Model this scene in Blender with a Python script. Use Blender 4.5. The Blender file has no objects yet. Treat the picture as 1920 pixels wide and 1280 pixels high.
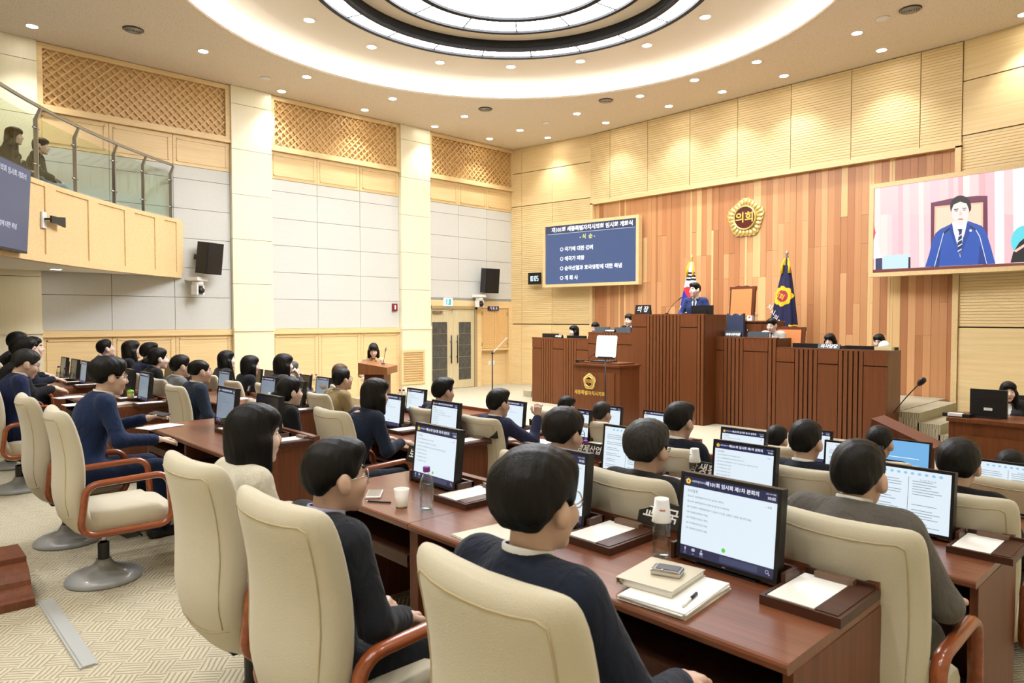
import bpy, bmesh, math, random
import numpy as np
from mathutils import Vector, Matrix, Euler
random.seed(7)
S = bpy.context.scene
COL = S.collection
PI = math.pi
# ------------------------------------------------------------------ camera
CAM = Vector((0.0, 0.0, 1.85))
YAW, PITCH, FPX = math.radians(46.7), math.radians(-1.85), 1300.0
cd = bpy.data.cameras.new('camera'); cam = bpy.data.objects.new('camera', cd); COL.objects.link(cam)
cd.sensor_width = 36.0; cd.lens = FPX / 1920 * 36.0; cd.clip_start = 0.05; cd.clip_end = 100
cam.location = CAM; cam.rotation_euler = Euler((PI / 2 + PITCH, 0, YAW), 'XYZ')
S.camera = cam
cd.dof.use_dof = True; cd.dof.focus_distance = 9.5; cd.dof.aperture_fstop = 7.1
CAMROT = cam.rotation_euler.to_matrix()
# ------------------------------------------------------------------ world, exposure
w = bpy.data.worlds.new('world'); S.world = w; w.use_nodes = True
w.node_tree.nodes['Background'].inputs[0].default_value = (1, .97, .92, 1)
w.node_tree.nodes['Background'].inputs[1].default_value = 0.3
S.view_settings.view_transform = 'Standard'; S.view_settings.look = 'None'
S.view_settings.exposure = -0.22; S.view_settings.gamma = 1.0; S.view_settings.use_curve_mapping = False
S.cycles.max_bounces = 6; S.cycles.diffuse_bounces = 3; S.cycles.glossy_bounces = 2
S.cycles.transmission_bounces = 6; S.cycles.transparent_max_bounces = 8
S.cycles.caustics_reflective = False; S.cycles.caustics_refractive = False
S.cycles.sample_clamp_indirect = 4.0; S.cycles.use_denoising = True; S.cycles.use_adaptive_sampling = True; S.cycles.adaptive_threshold = .06
# strengths of the lamps the room has (used by their builders)
L_PANEL, L_COVE, L_DISC, L_SPOT = 26.0, 75.0, 80.0, 190.0
# ------------------------------------------------------------------ where a line of sight meets a plane of the room
def ray(px, py):
    return (CAMROT @ Vector(((px - 960) / FPX, (640 - py) / FPX, -1.0)))
def onX(px, py, X): d = ray(px, py); return CAM + d * ((X - CAM.x) / d.x)
def onY(px, py, Y): d = ray(px, py); return CAM + d * ((Y - CAM.y) / d.y)
def onZ(px, py, Z): d = ray(px, py); return CAM + d * ((Z - CAM.z) / d.z)
# ------------------------------------------------------------------ room measures (metres; z = 0 on the stage and by the door)
WX0, WX1, WY0, WY1 = -14.5, 1.2, -3.6, 14.0      # left wall, right wall, rear wall, front wall
FX0, FX1 = -11.86, -3.48                          # where the front wall bends
CX = -7.5
HC, HU = 6.65, 6.90                               # low ceiling, raised round ceiling
OC = Vector((-7.6, 7.15)); OR = 4.9             # round ceiling
FLOOR = {'A': .25, 'B': .10, 'C': -.07, 'D': -.22}
PY = {'A': 1.18, 'B': 2.69, 'C': 4.15, 'D': 5.5}  # where people sit
DY = {'A': 1.74, 'B': 3.23, 'C': 4.69, 'D': 6.05} # near edge of the desks
WELL, STAGE_Y = -.22, 8.4
# ------------------------------------------------------------------ materials
MATS = {}
def _new(name):
    m = bpy.data.materials.new(name); m.use_nodes = True; nt = m.node_tree
    return m, nt, nt.nodes['Principled BSDF']
def s2l(c): return tuple(((x / 255) / 12.92 if x / 255 <= .04045 else ((x / 255 + .055) / 1.055) ** 2.4) for x in c) + (1,)
def plain(name, rgb, rough=.5, metal=0, spec=.5, sheen=0, coat=0, noise=0, nscale=60, bump=0):
    if name in MATS: return MATS[name]
    m, nt, b = _new(name); c = s2l(rgb)
    b.inputs['Base Color'].default_value = c; b.inputs['Roughness'].default_value = rough
    b.inputs['Metallic'].default_value = metal; b.inputs['Specular IOR Level'].default_value = spec
    b.inputs['Sheen Weight'].default_value = sheen; b.inputs['Coat Weight'].default_value = coat
    if noise or bump:
        tc = nt.nodes.new('ShaderNodeTexCoord'); n = nt.nodes.new('ShaderNodeTexNoise')
        n.inputs['Scale'].default_value = nscale; n.inputs['Detail'].default_value = 3
        nt.links.new(tc.outputs['Object'], n.inputs['Vector'])
        if noise:
            mx = nt.nodes.new('ShaderNodeMix'); mx.data_type = 'RGBA'; mx.blend_type = 'MULTIPLY'
            mx.inputs[6].default_value = c; mx.inputs[0].default_value = 1
            r = nt.nodes.new('ShaderNodeMapRange'); r.inputs[3].default_value = 1 - noise; r.inputs[4].default_value = 1 + noise * .4
            nt.links.new(n.outputs[0], r.inputs[0]); nt.links.new(r.outputs[0], mx.inputs[7]); nt.links.new(mx.outputs[2], b.inputs['Base Color'])
        if bump:
            bp = nt.nodes.new('ShaderNodeBump'); bp.inputs['Strength'].default_value = bump; bp.inputs['Distance'].default_value = .004
            nt.links.new(n.outputs[0], bp.inputs['Height']); nt.links.new(bp.outputs[0], b.inputs['Normal'])
    MATS[name] = m; return m
def emit(name, rgb, strength):
    if name in MATS: return MATS[name]
    m, nt, b = _new(name); c = s2l(rgb)
    b.inputs['Base Color'].default_value = (0.02, 0.02, 0.02, 1); b.inputs['Roughness'].default_value = .3
    b.inputs['Emission Color'].default_value = c; b.inputs['Emission Strength'].default_value = strength * (1.35 if strength < 3 else 1)     # screens run at one common brightness setting
    MATS[name] = m; return m
def wood(name, a, bcol, rough=.4, stretch=(30, 30, 1.5), scale=1.0, coat=0, spec=.4, vary=0):
    """grain streaks along the axis with the small stretch value; vary: tone shift from object to object"""
    if name in MATS: return MATS[name]
    m, nt, b = _new(name); N = nt.nodes.new; L = nt.links.new
    tc = N('ShaderNodeTexCoord'); mp = N('ShaderNodeMapping'); mp.inputs['Scale'].default_value = [s * scale for s in stretch]
    oi = N('ShaderNodeObjectInfo'); ad = N('ShaderNodeVectorMath'); ad.operation = 'ADD'
    sc = N('ShaderNodeVectorMath'); sc.operation = 'SCALE'; sc.inputs['Scale'].default_value = 37.0
    L(oi.outputs['Random'], sc.inputs[0]); L(tc.outputs['Object'], mp.inputs[0]); L(mp.outputs[0], ad.inputs[0]); L(sc.outputs[0], ad.inputs[1])
    n = N('ShaderNodeTexNoise'); n.inputs['Scale'].default_value = 1; n.inputs['Detail'].default_value = 4; n.inputs['Roughness'].default_value = .6
    L(ad.outputs[0], n.inputs['Vector'])
    cr = N('ShaderNodeValToRGB'); cr.color_ramp.elements[0].position = .3; cr.color_ramp.elements[1].position = .7
    cr.color_ramp.elements[0].color = s2l(a); cr.color_ramp.elements[1].color = s2l(bcol)
    L(n.outputs[0], cr.inputs[0])
    out = cr.outputs[0]
    if vary:
        hs = N('ShaderNodeHueSaturation'); r = N('ShaderNodeMapRange'); r.inputs[3].default_value = 1 - vary; r.inputs[4].default_value = 1 + vary
        L(oi.outputs['Random'], r.inputs[0]); L(r.outputs[0], hs.inputs['Value']); L(out, hs.inputs['Color']); out = hs.outputs[0]
    L(out, b.inputs['Base Color'])
    b.inputs['Roughness'].default_value = rough; b.inputs['Coat Weight'].default_value = coat; b.inputs['Coat Roughness'].default_value = .2
    b.inputs['Specular IOR Level'].default_value = spec
    MATS[name] = m; return m
def glass(name, rgb=(255, 255, 255), rough=.0, ior=1.45):
    if name in MATS: return MATS[name]
    m, nt, b = _new(name)
    b.inputs['Base Color'].default_value = s2l(rgb); b.inputs['Roughness'].default_value = rough
    b.inputs['Transmission Weight'].default_value = 1; b.inputs['IOR'].default_value = ior
    MATS[name] = m; return m
def thin_glass(name, rgb, amount=.2):
    if name in MATS: return MATS[name]
    m = bpy.data.materials.new(name); m.use_nodes = True; nt = m.node_tree; nt.nodes.clear(); N = nt.nodes.new; L = nt.links.new
    o = N('ShaderNodeOutputMaterial'); mx = N('ShaderNodeMixShader'); t = N('ShaderNodeBsdfTransparent'); g = N('ShaderNodeBsdfGlossy')
    t.inputs[0].default_value = s2l(rgb); g.inputs['Roughness'].default_value = .03; g.inputs[0].default_value = (.9, 1, .95, 1)
    lw = N('ShaderNodeFresnel'); lw.inputs[0].default_value = 1.5; ma = N('ShaderNodeMath'); ma.operation = 'MULTIPLY_ADD'; ma.use_clamp = True; ma.inputs[1].default_value = amount * 5; ma.inputs[2].default_value = amount * .35
    L(lw.outputs[0], ma.inputs[0]); L(ma.outputs[0], mx.inputs[0]); L(t.outputs[0], mx.inputs[1]); L(g.outputs[0], mx.inputs[2]); L(mx.outputs[0], o.inputs[0])
    MATS[name] = m; return m
def carpet(name):
    m, nt, b = _new(name); N = nt.nodes.new; L = nt.links.new
    tc = N('ShaderNodeTexCoord'); mp = N('ShaderNodeMapping'); mp.inputs['Rotation'].default_value = (0, 0, math.radians(37)); L(tc.outputs['Object'], mp.inputs[0])
    nd = N('ShaderNodeTexNoise'); nd.inputs['Scale'].default_value = 9; L(mp.outputs[0], nd.inputs[0])
    wob = N('ShaderNodeMix'); wob.data_type = 'VECTOR'; wob.inputs[0].default_value = .018
    L(mp.outputs[0], wob.inputs[4]); L(nd.outputs['Color'], wob.inputs[5])
    ck = N('ShaderNodeTexChecker'); ck.inputs['Scale'].default_value = 8.5; L(wob.outputs[1], ck.inputs[0])
    ws = []
    for ax in 'XY':
        wv = N('ShaderNodeTexWave'); wv.bands_direction = ax; wv.inputs['Scale'].default_value = 13.5; wv.inputs['Distortion'].default_value = .6
        L(wob.outputs[1], wv.inputs[0]); ws.append(wv)
    mx = N('ShaderNodeMix'); mx.data_type = 'FLOAT'; L(ck.outputs['Fac'], mx.inputs[0]); L(ws[0].outputs['Fac'], mx.inputs[2]); L(ws[1].outputs['Fac'], mx.inputs[3])
    cr = N('ShaderNodeValToRGB'); e = cr.color_ramp.elements; e[0].position = .0; e[0].color = s2l((158, 147, 120)); e[1].position = .4; e[1].color = s2l((212, 203, 178))
    L(mx.outputs[0], cr.inputs[0])
    n2 = N('ShaderNodeTexNoise'); n2.inputs['Scale'].default_value = 220; L(tc.outputs['Object'], n2.inputs[0])
    m2 = N('ShaderNodeMix'); m2.data_type = 'RGBA'; m2.blend_type = 'MULTIPLY'; m2.inputs[0].default_value = .45
    L(cr.outputs[0], m2.inputs[6]); L(n2.outputs[0], m2.inputs[7]); L(m2.outputs[2], b.inputs['Base Color'])
    bp = N('ShaderNodeBump'); bp.inputs['Strength'].default_value = .7; bp.inputs['Distance'].default_value = .006; L(mx.outputs[0], bp.inputs['Height']); L(bp.outputs[0], b.inputs['Normal'])
    b.inputs['Roughness'].default_value = .95; b.inputs['Specular IOR Level'].default_value = .1
    MATS[name] = m; return m
def speckle(name, base, dots, scale=38, lo=.56, rough=.9):
    m, nt, b = _new(name); N = nt.nodes.new; L = nt.links.new
    tc = N('ShaderNodeTexCoord'); n = N('ShaderNodeTexNoise'); n.inputs['Scale'].default_value = scale; n.inputs['Detail'].default_value = 2; L(tc.outputs['Object'], n.inputs[0])
    cr = N('ShaderNodeValToRGB'); e = cr.color_ramp.elements; e[0].position = lo; e[0].color = s2l(base); e[1].position = lo + .12; e[1].color = s2l(dots)
    L(n.outputs[0], cr.inputs[0]); L(cr.outputs[0], b.inputs['Base Color']); b.inputs['Roughness'].default_value = rough; b.inputs['Specular IOR Level'].default_value = .2
    MATS[name] = m; return m
def cloth(name, rgb, pattern=0):
    """suiting with soft folds"""
    if name in MATS: return MATS[name]
    m, nt, b = _new(name); N = nt.nodes.new; L = nt.links.new; c = s2l(rgb)
    tc = N('ShaderNodeTexCoord'); n = N('ShaderNodeTexNoise'); n.inputs['Scale'].default_value = 420 if pattern else 200; n.inputs['Detail'].default_value = 2; L(tc.outputs['Object'], n.inputs[0])
    r = N('ShaderNodeMapRange'); r.inputs[3].default_value = .8 - pattern; r.inputs[4].default_value = 1.15 + pattern; L(n.outputs[0], r.inputs[0])
    mx = N('ShaderNodeMix'); mx.data_type = 'RGBA'; mx.blend_type = 'MULTIPLY'; mx.inputs[0].default_value = 1; mx.inputs[6].default_value = c; L(r.outputs[0], mx.inputs[7]); L(mx.outputs[2], b.inputs['Base Color'])
    mp = N('ShaderNodeMapping'); mp.inputs['Scale'].default_value = (16, 16, 9); mp.inputs['Rotation'].default_value = (.5, .4, .3); L(tc.outputs['Object'], mp.inputs[0])
    f = N('ShaderNodeTexNoise'); f.inputs['Scale'].default_value = 1; f.inputs['Detail'].default_value = 2.5; f.inputs['Distortion'].default_value = 1.2; L(mp.outputs[0], f.inputs[0])
    bp = N('ShaderNodeBump'); bp.inputs['Strength'].default_value = .55; bp.inputs['Distance'].default_value = .02; L(f.outputs[0], bp.inputs['Height']); L(bp.outputs[0], b.inputs['Normal'])
    b.inputs['Roughness'].default_value = .85; b.inputs['Specular IOR Level'].default_value = .2; b.inputs['Sheen Weight'].default_value = .08
    MATS[name] = m; return m
def hairmat(name, rgb):
    if name in MATS: return MATS[name]
    m, nt, b = _new(name); N = nt.nodes.new; L = nt.links.new
    tc = N('ShaderNodeTexCoord'); mp = N('ShaderNodeMapping'); mp.inputs['Scale'].default_value = (170, 170, 14); L(tc.outputs['Object'], mp.inputs[0])
    n = N('ShaderNodeTexNoise'); n.inputs['Scale'].default_value = 1; n.inputs['Detail'].default_value = 3; L(mp.outputs[0], n.inputs[0])
    cr = N('ShaderNodeValToRGB'); c = tuple(v * .55 for v in s2l(rgb)[:3]) + (1,); e = cr.color_ramp.elements; e[0].position = .35; e[0].color = tuple(x * .35 for x in c[:3]) + (1,); e[1].position = .75; e[1].color = tuple(min(1, x * 1.05) for x in c[:3]) + (1,)
    L(n.outputs[0], cr.inputs[0]); L(cr.outputs[0], b.inputs['Base Color'])
    bp = N('ShaderNodeBump'); bp.inputs['Strength'].default_value = .45; bp.inputs['Distance'].default_value = .004; L(n.outputs[0], bp.inputs['Height']); L(bp.outputs[0], b.inputs['Normal'])
    b.inputs['Roughness'].default_value = .5; b.inputs['Specular IOR Level'].default_value = .22
    MATS[name] = m; return m

M_MAPLE = wood('maple', (222, 190, 136), (234, 206, 156), .45, (40, 1.2, 40), vary=.02)
M_MAPLE2 = wood('maple_lattice', (214, 172, 112), (230, 192, 134), .45, (20, 20, 3))
M_RIB = wood('maple_rib', (222, 192, 136), (236, 210, 160), .5, (1.0, 30, 30), vary=.02)
M_IVORY = wood('ivory_laminate', (232, 222, 190), (238, 229, 200), .35, (60, 60, .6))
M_STONE = plain('acoustic_stone', (206, 205, 198), .85, spec=.2, noise=.13, nscale=55, bump=.15)
M_BLACKGAP = plain('dark_gap', (60, 48, 34), .9)
M_CEIL = speckle('ceiling_board', (232, 220, 204), (196, 180, 160), 52, .58)
M_CEIL2 = plain('ceiling_paint', (232, 222, 206), .8, spec=.2)
M_WHITE = plain('white_paint', (245, 243, 236), .7)
M_CARPET = carpet('basket_carpet')
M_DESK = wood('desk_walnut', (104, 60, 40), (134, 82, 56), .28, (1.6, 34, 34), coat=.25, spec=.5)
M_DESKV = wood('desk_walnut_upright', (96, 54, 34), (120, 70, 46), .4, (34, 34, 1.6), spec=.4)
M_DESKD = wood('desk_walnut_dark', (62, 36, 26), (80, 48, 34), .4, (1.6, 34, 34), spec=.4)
M_DAIS = wood('dais_cherry', (92, 50, 25), (114, 64, 33), .38, (28, 28, 1.2), spec=.4, vary=.05)
M_DAISR = wood('dais_cherry_rib', (96, 54, 27), (118, 68, 36), .4, (28, 28, 1.2), vary=.06)
M_BLACK = plain('black_plastic', (18, 18, 20), .4)
M_BLACKM = plain('black_matte', (22, 22, 24), .75)
M_DKGREY = plain('dark_grey_plastic', (52, 54, 58), .45)
M_CHROME = plain('chrome', (200, 200, 200), .18, metal=1)
M_STEEL = plain('brushed_steel', (176, 174, 168), .35, metal=1)
M_GREYB = plain('grey_cast_base', (148, 150, 152), .3, coat=.3)
M_FABRIC = plain('beige_fabric', (200, 192, 170), .9, spec=.15, sheen=.25, noise=.1, nscale=260, bump=.25)
M_ARM = wood('armrest_cherry', (122, 58, 26), (150, 78, 40), .25, (30, 3, 30), coat=.5)
M_PAPER = plain('paper', (244, 243, 240), .8)
M_PAPER2 = plain('folder_beige', (196, 186, 162), .55)
M_WHITEP = plain('white_plastic', (236, 236, 234), .4)
M_GOLD = plain('gold', (232, 208, 132), .3, metal=.65)
M_GOLDP = plain('gold_paint', (226, 190, 92), .4, metal=.3)
M_MAROON = plain('maroon_enamel', (84, 24, 14), .3)
M_LEATHER = plain('tan_leather', (214, 136, 78), .45, noise=.06, nscale=30)
M_CARVED = wood('carved_mahogany', (86, 38, 18), (110, 52, 26), .35, (20, 20, 3), coat=.3)
M_CUP = plain('paper_cup', (248, 243, 226), .6); _b = M_CUP.node_tree.nodes['Principled BSDF']; _b.inputs['Subsurface Weight'].default_value = .5; _b.inputs['Subsurface Radius'].default_value = (1, .9, .7); _b.inputs['Subsurface Scale'].default_value = .04
M_PURPLE = plain('purple_cap', (122, 40, 140), .35)
M_PET = thin_glass('clear_bottle', (253, 254, 254), .08)
M_PANE = thin_glass('rail_glass', (240, 246, 240), .018)
M_RED = plain('red_print', (200, 60, 50), .6)
M_WHITETXT = plain('white_lettering', (250, 250, 250), .6)
M_BLUETXT = plain('navy_sign', (24, 30, 84), .5)
# ------------------------------------------------------------------ mesh builder
class MB:
    def __init__(s): s.v = []; s.f = []; s.m = []; s.sm = []
    def add(s, vs, fs, mi=0, smooth=False):
        o = len(s.v); s.v += [tuple(v) for v in vs]
        for f in fs: s.f.append(tuple(i + o for i in f)); s.m.append(mi); s.sm.append(smooth)
        return s
    def box(s, c, d, rz=0, mi=0, M=None):
        x, y, z = d[0] / 2, d[1] / 2, d[2] / 2
        vs = [Vector((sx * x, sy * y, sz * z)) for sz in (-1, 1) for sy in (-1, 1) for sx in (-1, 1)]
        if M is None: M = Matrix.Translation(c) @ Matrix.Rotation(rz, 4, 'Z')
        return s.add([M @ v for v in vs], [(0, 2, 3, 1), (4, 5, 7, 6), (0, 1, 5, 4), (2, 6, 7, 3), (0, 4, 6, 2), (1, 3, 7, 5)], mi)
    def b2(s, x0, x1, y0, y1, z0, z1, mi=0): return s.box(((x0 + x1) / 2, (y0 + y1) / 2, (z0 + z1) / 2), (abs(x1 - x0), abs(y1 - y0), abs(z1 - z0)), 0, mi)
    def lathe(s, prof, n=16, c=(0, 0, 0), mi=0, smooth=True, sx=1, sy=1, ring=False):
        vs = []; fs = []; k = len(prof)
        for i in range(n):
            a = 2 * PI * i / n
            for r, z in prof: vs.append((c[0] + r * math.cos(a) * sx, c[1] + r * math.sin(a) * sy, c[2] + z))
        for i in range(n):
            j = (i + 1) % n
            for q in range(k - 1): fs.append((i * k + q, j * k + q, j * k + q + 1, i * k + q + 1))
            if ring: fs.append((i * k + k - 1, j * k + k - 1, j * k, i * k))
        if not ring: fs.append(tuple(i * k for i in reversed(range(n)))); fs.append(tuple(i * k + k - 1 for i in range(n)))
        return s.add(vs, fs, mi, smooth)
    def tube(s, pts, r, n=8, mi=0, closed=False, sx=1.0, up=None):
        """round (or flattened by sx) tube along a path"""
        P = [Vector(p) for p in pts]; k = len(P); rs = r if isinstance(r, (list, tuple)) else [r] * k
        vs = []; fs = []; prev = None
        for i in range(k):
            if closed: t = (P[(i + 1) % k] - P[i - 1]).normalized()
            else: t = (P[min(i + 1, k - 1)] - P[max(i - 1, 0)]).normalized()
            if up is not None: a = Vector(up)
            elif prev is None: a = Vector((1, 0, 0)) if abs(t.x) < .8 else Vector((0, 0, 1))
            else: a = prev
            a = (a - t * a.dot(t)).normalized(); prev = a; b = t.cross(a)
            for q in range(n):
                w = 2 * PI * q / n; vs.append(P[i] + a * (math.cos(w) * rs[i] * sx) + b * (math.sin(w) * rs[i]))
        for i in range(k if closed else k - 1):
            j = (i + 1) % k
            for q in range(n):
                p = (q + 1) % n; fs.append((i * n + q, i * n + p, j * n + p, j * n + q))
        if not closed: fs.append(tuple(reversed(range(n)))); fs.append(tuple((k - 1) * n + q for q in range(n)))
        return s.add(vs, fs, mi, True)
    def prism(s, poly, z0, z1, mi=0, M=None, smooth=False):
        """polygon in local XY pushed out along local Z"""
        n = len(poly); vs = [Vector((p[0], p[1], z)) for z in (z0, z1) for p in poly]
        if M is not None: vs = [M @ v for v in vs]
        s.add(vs, [tuple(reversed(range(n))), tuple(range(n, 2 * n))], mi)
        o = len(s.v) - 2 * n
        for i in range(n):
            j = (i + 1) % n; s.f.append((o + i, o + j, o + n + j, o + n + i)); s.m.append(mi); s.sm.append(smooth)
        return s
    def mesh(s, name):
        me = bpy.data.meshes.new(name); me.from_pydata(s.v, [], s.f); me.polygons.foreach_set('material_index', s.m); me.polygons.foreach_set('use_smooth', s.sm); me.update(); return me
    def build(s, name, mats, parent=None, M=None):
        return obj(name, s.mesh(name), mats, parent, M)
def obj(name, me, mats=None, parent=None, M=None):
    if mats is not None:
        mats = mats if isinstance(mats, (list, tuple)) else [mats]
        if len(me.materials) == 0:
            for m in mats: me.materials.append(m)
    o = bpy.data.objects.new(name, me); COL.objects.link(o)
    if parent is not None: o.parent = parent
    if M is not None: o.matrix_local = M
    return o
def bevel(o, w=.004, seg=2):
    md = o.modifiers.new('bevel', 'BEVEL'); md.width = w; md.segments = seg; md.limit_method = 'ANGLE'; return o
def tag(o, label, cat, group=None, kind=None):
    if label: o['label'] = label
    if cat: o['category'] = cat
    if group: o['group'] = group
    if kind: o['kind'] = kind
    return o
def struct(o, label=None): o['kind'] = 'structure'; return o if not label else tag(o, label, None)
def thing(name, label, cat, loc=(0, 0, 0), rz=0, group=None):
    o = bpy.data.objects.new(name, None); COL.objects.link(o); o.empty_display_size = .1
    o.location = loc; o.rotation_euler = (0, 0, rz); return tag(o, label, cat, group)
def T(x=0, y=0, z=0): return Matrix.Translation((x, y, z))
def RZ(a): return Matrix.Rotation(a, 4, 'Z')
def RX(a): return Matrix.Rotation(a, 4, 'X')
def RY(a): return Matrix.Rotation(a, 4, 'Y')
def SC(x, y, z): return Matrix.Diagonal((x, y, z, 1))
_unit = None
def unit_box():
    global _unit
    if _unit is None: _unit = MB().box((0, 0, 0), (1, 1, 1)).mesh('unit_box')
    return _unit
UB = {}
def piece(name, c, d, mat, parent, rz=0, M=None):
    """a box piece that shares its mesh with every other piece of the same material"""
    if mat.name not in UB: me = unit_box().copy(); me.materials.append(mat); UB[mat.name] = me
    o = bpy.data.objects.new(name, UB[mat.name]); COL.objects.link(o); o.parent = parent
    o.matrix_local = (M if M is not None else T(*c) @ RZ(rz)) @ SC(*d); return o
TXT = {}
def text_mesh(body, size, offset=0.0, ext=0.0, align='CENTER', spacing=1.0, shear=0.0, key=None):
    k = (body, size, offset, ext, align, spacing, shear, key)
    if k in TXT: return TXT[k]
    cu = bpy.data.curves.new('txt', 'FONT'); cu.body = body; cu.size = size; cu.offset = offset; cu.extrude = ext; cu.align_x = align; cu.align_y = 'CENTER'
    cu.space_character = spacing; cu.shear = shear; cu.resolution_u = 2
    o = bpy.data.objects.new('txt', cu); COL.objects.link(o)
    me = bpy.data.meshes.new_from_object(o.evaluated_get(bpy.context.evaluated_depsgraph_get()))
    bpy.data.objects.remove(o); bpy.data.curves.remove(cu); me.materials.clear(); TXT[k] = me; return me
def text(name, body, size, mat, parent, M, **kw):
    kw['key'] = mat.name
    me = text_mesh(body, size, **kw)
    return obj(name, me, mat, parent, M)
FRONT = RX(PI / 2)     # lettering that stands upright, read from -Y
# ================================================================== the room
# floor in tiers; the stage is level with the side door
TY = [WY0 - .2, 2.47, 3.96, 5.42, STAGE_Y]
floor = struct(MB().b2(WX0 - .3, WX1 + .3, WY0 - .3, WY1 + .6, -.75, -.6).build('floor', M_CARPET))
for q, (y0, y1, z) in enumerate(((TY[0], TY[1], .25), (TY[1], TY[2], .10), (TY[2], TY[3], -.07), (TY[3], TY[4], -.22), (TY[4], WY1 + .3, 0.0))):
    MB().b2(WX0 - .2, WX1 + .2, y0, y1, -.6, z).build('carpet_tier', M_CARPET, floor)
strip = MB(); a = onZ(62, 1133, .25); b = onZ(150, 1256, .25)
strip.b2(b.x, a.x, .70, .775, .25, .258); strip.b2(b.x, a.x, .712, .763, .258, .262)
st = strip.build('floor_strip', plain('strip_grey', (168, 170, 168), .4)); tag(st, 'grey metal joint strip lying on the carpet behind the empty chair', 'floor strip')
# ---- low ceiling with the round opening
def ring_pts(r, n=96): return [(OC.x + r * math.cos(2 * PI * i / n), OC.y + r * math.sin(2 * PI * i / n)) for i in range(n)]
def ceiling_low():
    mb = MB(); X0, X1, Y0, Y1 = WX0 - .3, WX1 + .3, WY0 - .3, WY1 + .5
    ang = [2 * PI * i / 96 for i in range(96)] + [math.atan2(y - OC.y, x - OC.x) % (2 * PI) for x in (X0, X1) for y in (Y0, Y1)]
    ang = sorted(ang); n = len(ang); vs = []
    for a in ang:
        c, s_ = math.cos(a), math.sin(a); t = min([((X1 if c > 0 else X0) - OC.x) / c if abs(c) > 1e-9 else 1e9, ((Y1 if s_ > 0 else Y0) - OC.y) / s_ if abs(s_) > 1e-9 else 1e9])
        for z in (HC, HC + .04): vs += [(OC.x + OR * c, OC.y + OR * s_, z), (OC.x + t * c, OC.y + t * s_, z)]
    fs = []
    for i in range(n):
        j = (i + 1) % n; a, b = i * 4, j * 4
        fs += [(a, a + 1, b + 1, b), (a + 2, b + 2, b + 3, a + 3), (a, b, b + 2, a + 2)]
    return mb.add(vs, fs).build('ceiling', M_CEIL)
ceil = struct(ceiling_low())
def annulus(mb, r0, r1, z0, z1, n=96, mi=0, a0=0, a1=2 * PI, smooth=False):
    full = abs(a1 - a0 - 2 * PI) < 1e-6; k = n if full else n + 1; vs = []; fs = []
    for i in range(k):
        a = a0 + (a1 - a0) * i / n; c, s_ = math.cos(a), math.sin(a)
        vs += [(OC.x + r * c, OC.y + r * s_, z) for r, z in ((r0, z0), (r1, z0), (r1, z1), (r0, z1))]
    for i in range(n):
        j = (i + 1) % k
        for q in range(4): fs.append((i * 4 + q, i * 4 + (q + 1) % 4, j * 4 + (q + 1) % 4, j * 4 + q))
    if not full: fs += [(0, 3, 2, 1), tuple((k - 1) * 4 + q for q in range(4))]
    return mb.add(vs, fs, mi, smooth)
HR = 7.02                                             # round recess above the second step
mb = MB(); annulus(mb, 3.05, 5.45, HU + .02, HU + .1); mb.build('ceiling_raised', M_CEIL2, ceil)
mb = MB(); annulus(mb, 3.05, 4.17, HU - .02, HU + .03); mb.build('ceiling_collar', M_CEIL2, ceil)
mb = MB(); annulus(mb, 5.4, 5.45, HC + .03, HU + .06); mb.build('cove_riser', M_WHITE, ceil)
mb = MB(); annulus(mb, .0, 2.75, HR, HR + .06); mb.build('ceiling_crown', M_CEIL2, ceil)
mb = MB(); annulus(mb, 2.62, 2.7, HU - .02, HR + .03, mi=0); mb.build('recess_band', M_BLACKM, ceil)
# ---- lamps of the ceiling
E_PANEL = emit('panel_light', (244, 248, 255), L_PANEL); E_COVE = emit('cove_light', (255, 252, 246), L_COVE); E_DISC = emit('downlight_lens', (255, 250, 240), L_DISC)
cl = thing('cove_light', 'continuous hidden light line in the round ceiling cove', 'cove light', (OC.x, OC.y, HC))
mb = MB(); annulus(mb, 5.2, 5.26, HC + .045, HC + .085); o = mb.build('light_strip', E_COVE, cl, T(-OC.x, -OC.y, -HC))
def ring_light(label, r0, r1, z, n, off, rim, depth=.035):
    t = thing('ring_light', label, 'ceiling light', (OC.x, OC.y, z)); MI = T(-OC.x, -OC.y, -z)
    for i in range(n):
        a0 = off + 2 * PI * i / n; g = .012 / r1
        m = MB(); annulus(m, r0 + .01, r1 - .01, z + .004, z + .02, 8, 0, a0 + g, a0 + 2 * PI / n - g); m.build('light_pane', E_PANEL, t, MI)
        if n > 1:
            m = MB(); annulus(m, r0, r1, z - .004, z + .022, 1, 0, a0 - g, a0 + g); m.build('divider', M_BLACKM, t, MI)
    for ra, rb in rim:
        m = MB(); annulus(m, ra, rb, z - depth, z + .03); m.build('rim', M_BLACKM, t, MI)
    return t
ring_light('wide outer ring of white light panes with black rim in the round ceiling', 2.68, 3.02, HU - .03, 20, .06, ((3.0, 3.08), (2.62, 2.7)))
ring_light('inner ring of white light panes around the bright centre of the round ceiling', 1.66, 2.16, HR - .03, 14, .1, ((2.13, 2.2), (1.58, 1.68)))
t = thing('disc_light', 'round white light disc at the very centre of the ceiling', 'ceiling light', (OC.x, OC.y, HR - .03))
m = MB(); annulus(m, .02, 1.585, HR - .026, HR - .01); m.build('light_pane', E_PANEL, t, T(-OC.x, -OC.y, -HR + .03))
lens_me = MB().lathe([(.0001, .004), (.075, .004), (.078, 0.0), (.075, -.002), (.0001, -.004)], 18).mesh('lens'); lens_me.materials.append(E_DISC)
trim_me = MB().lathe([(.078, .01), (.1, .01), (.1, -.004), (.092, -.008), (.079, -.004)], 18, ring=True).mesh('trim_ring'); trim_me.materials.append(M_WHITEP)
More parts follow.
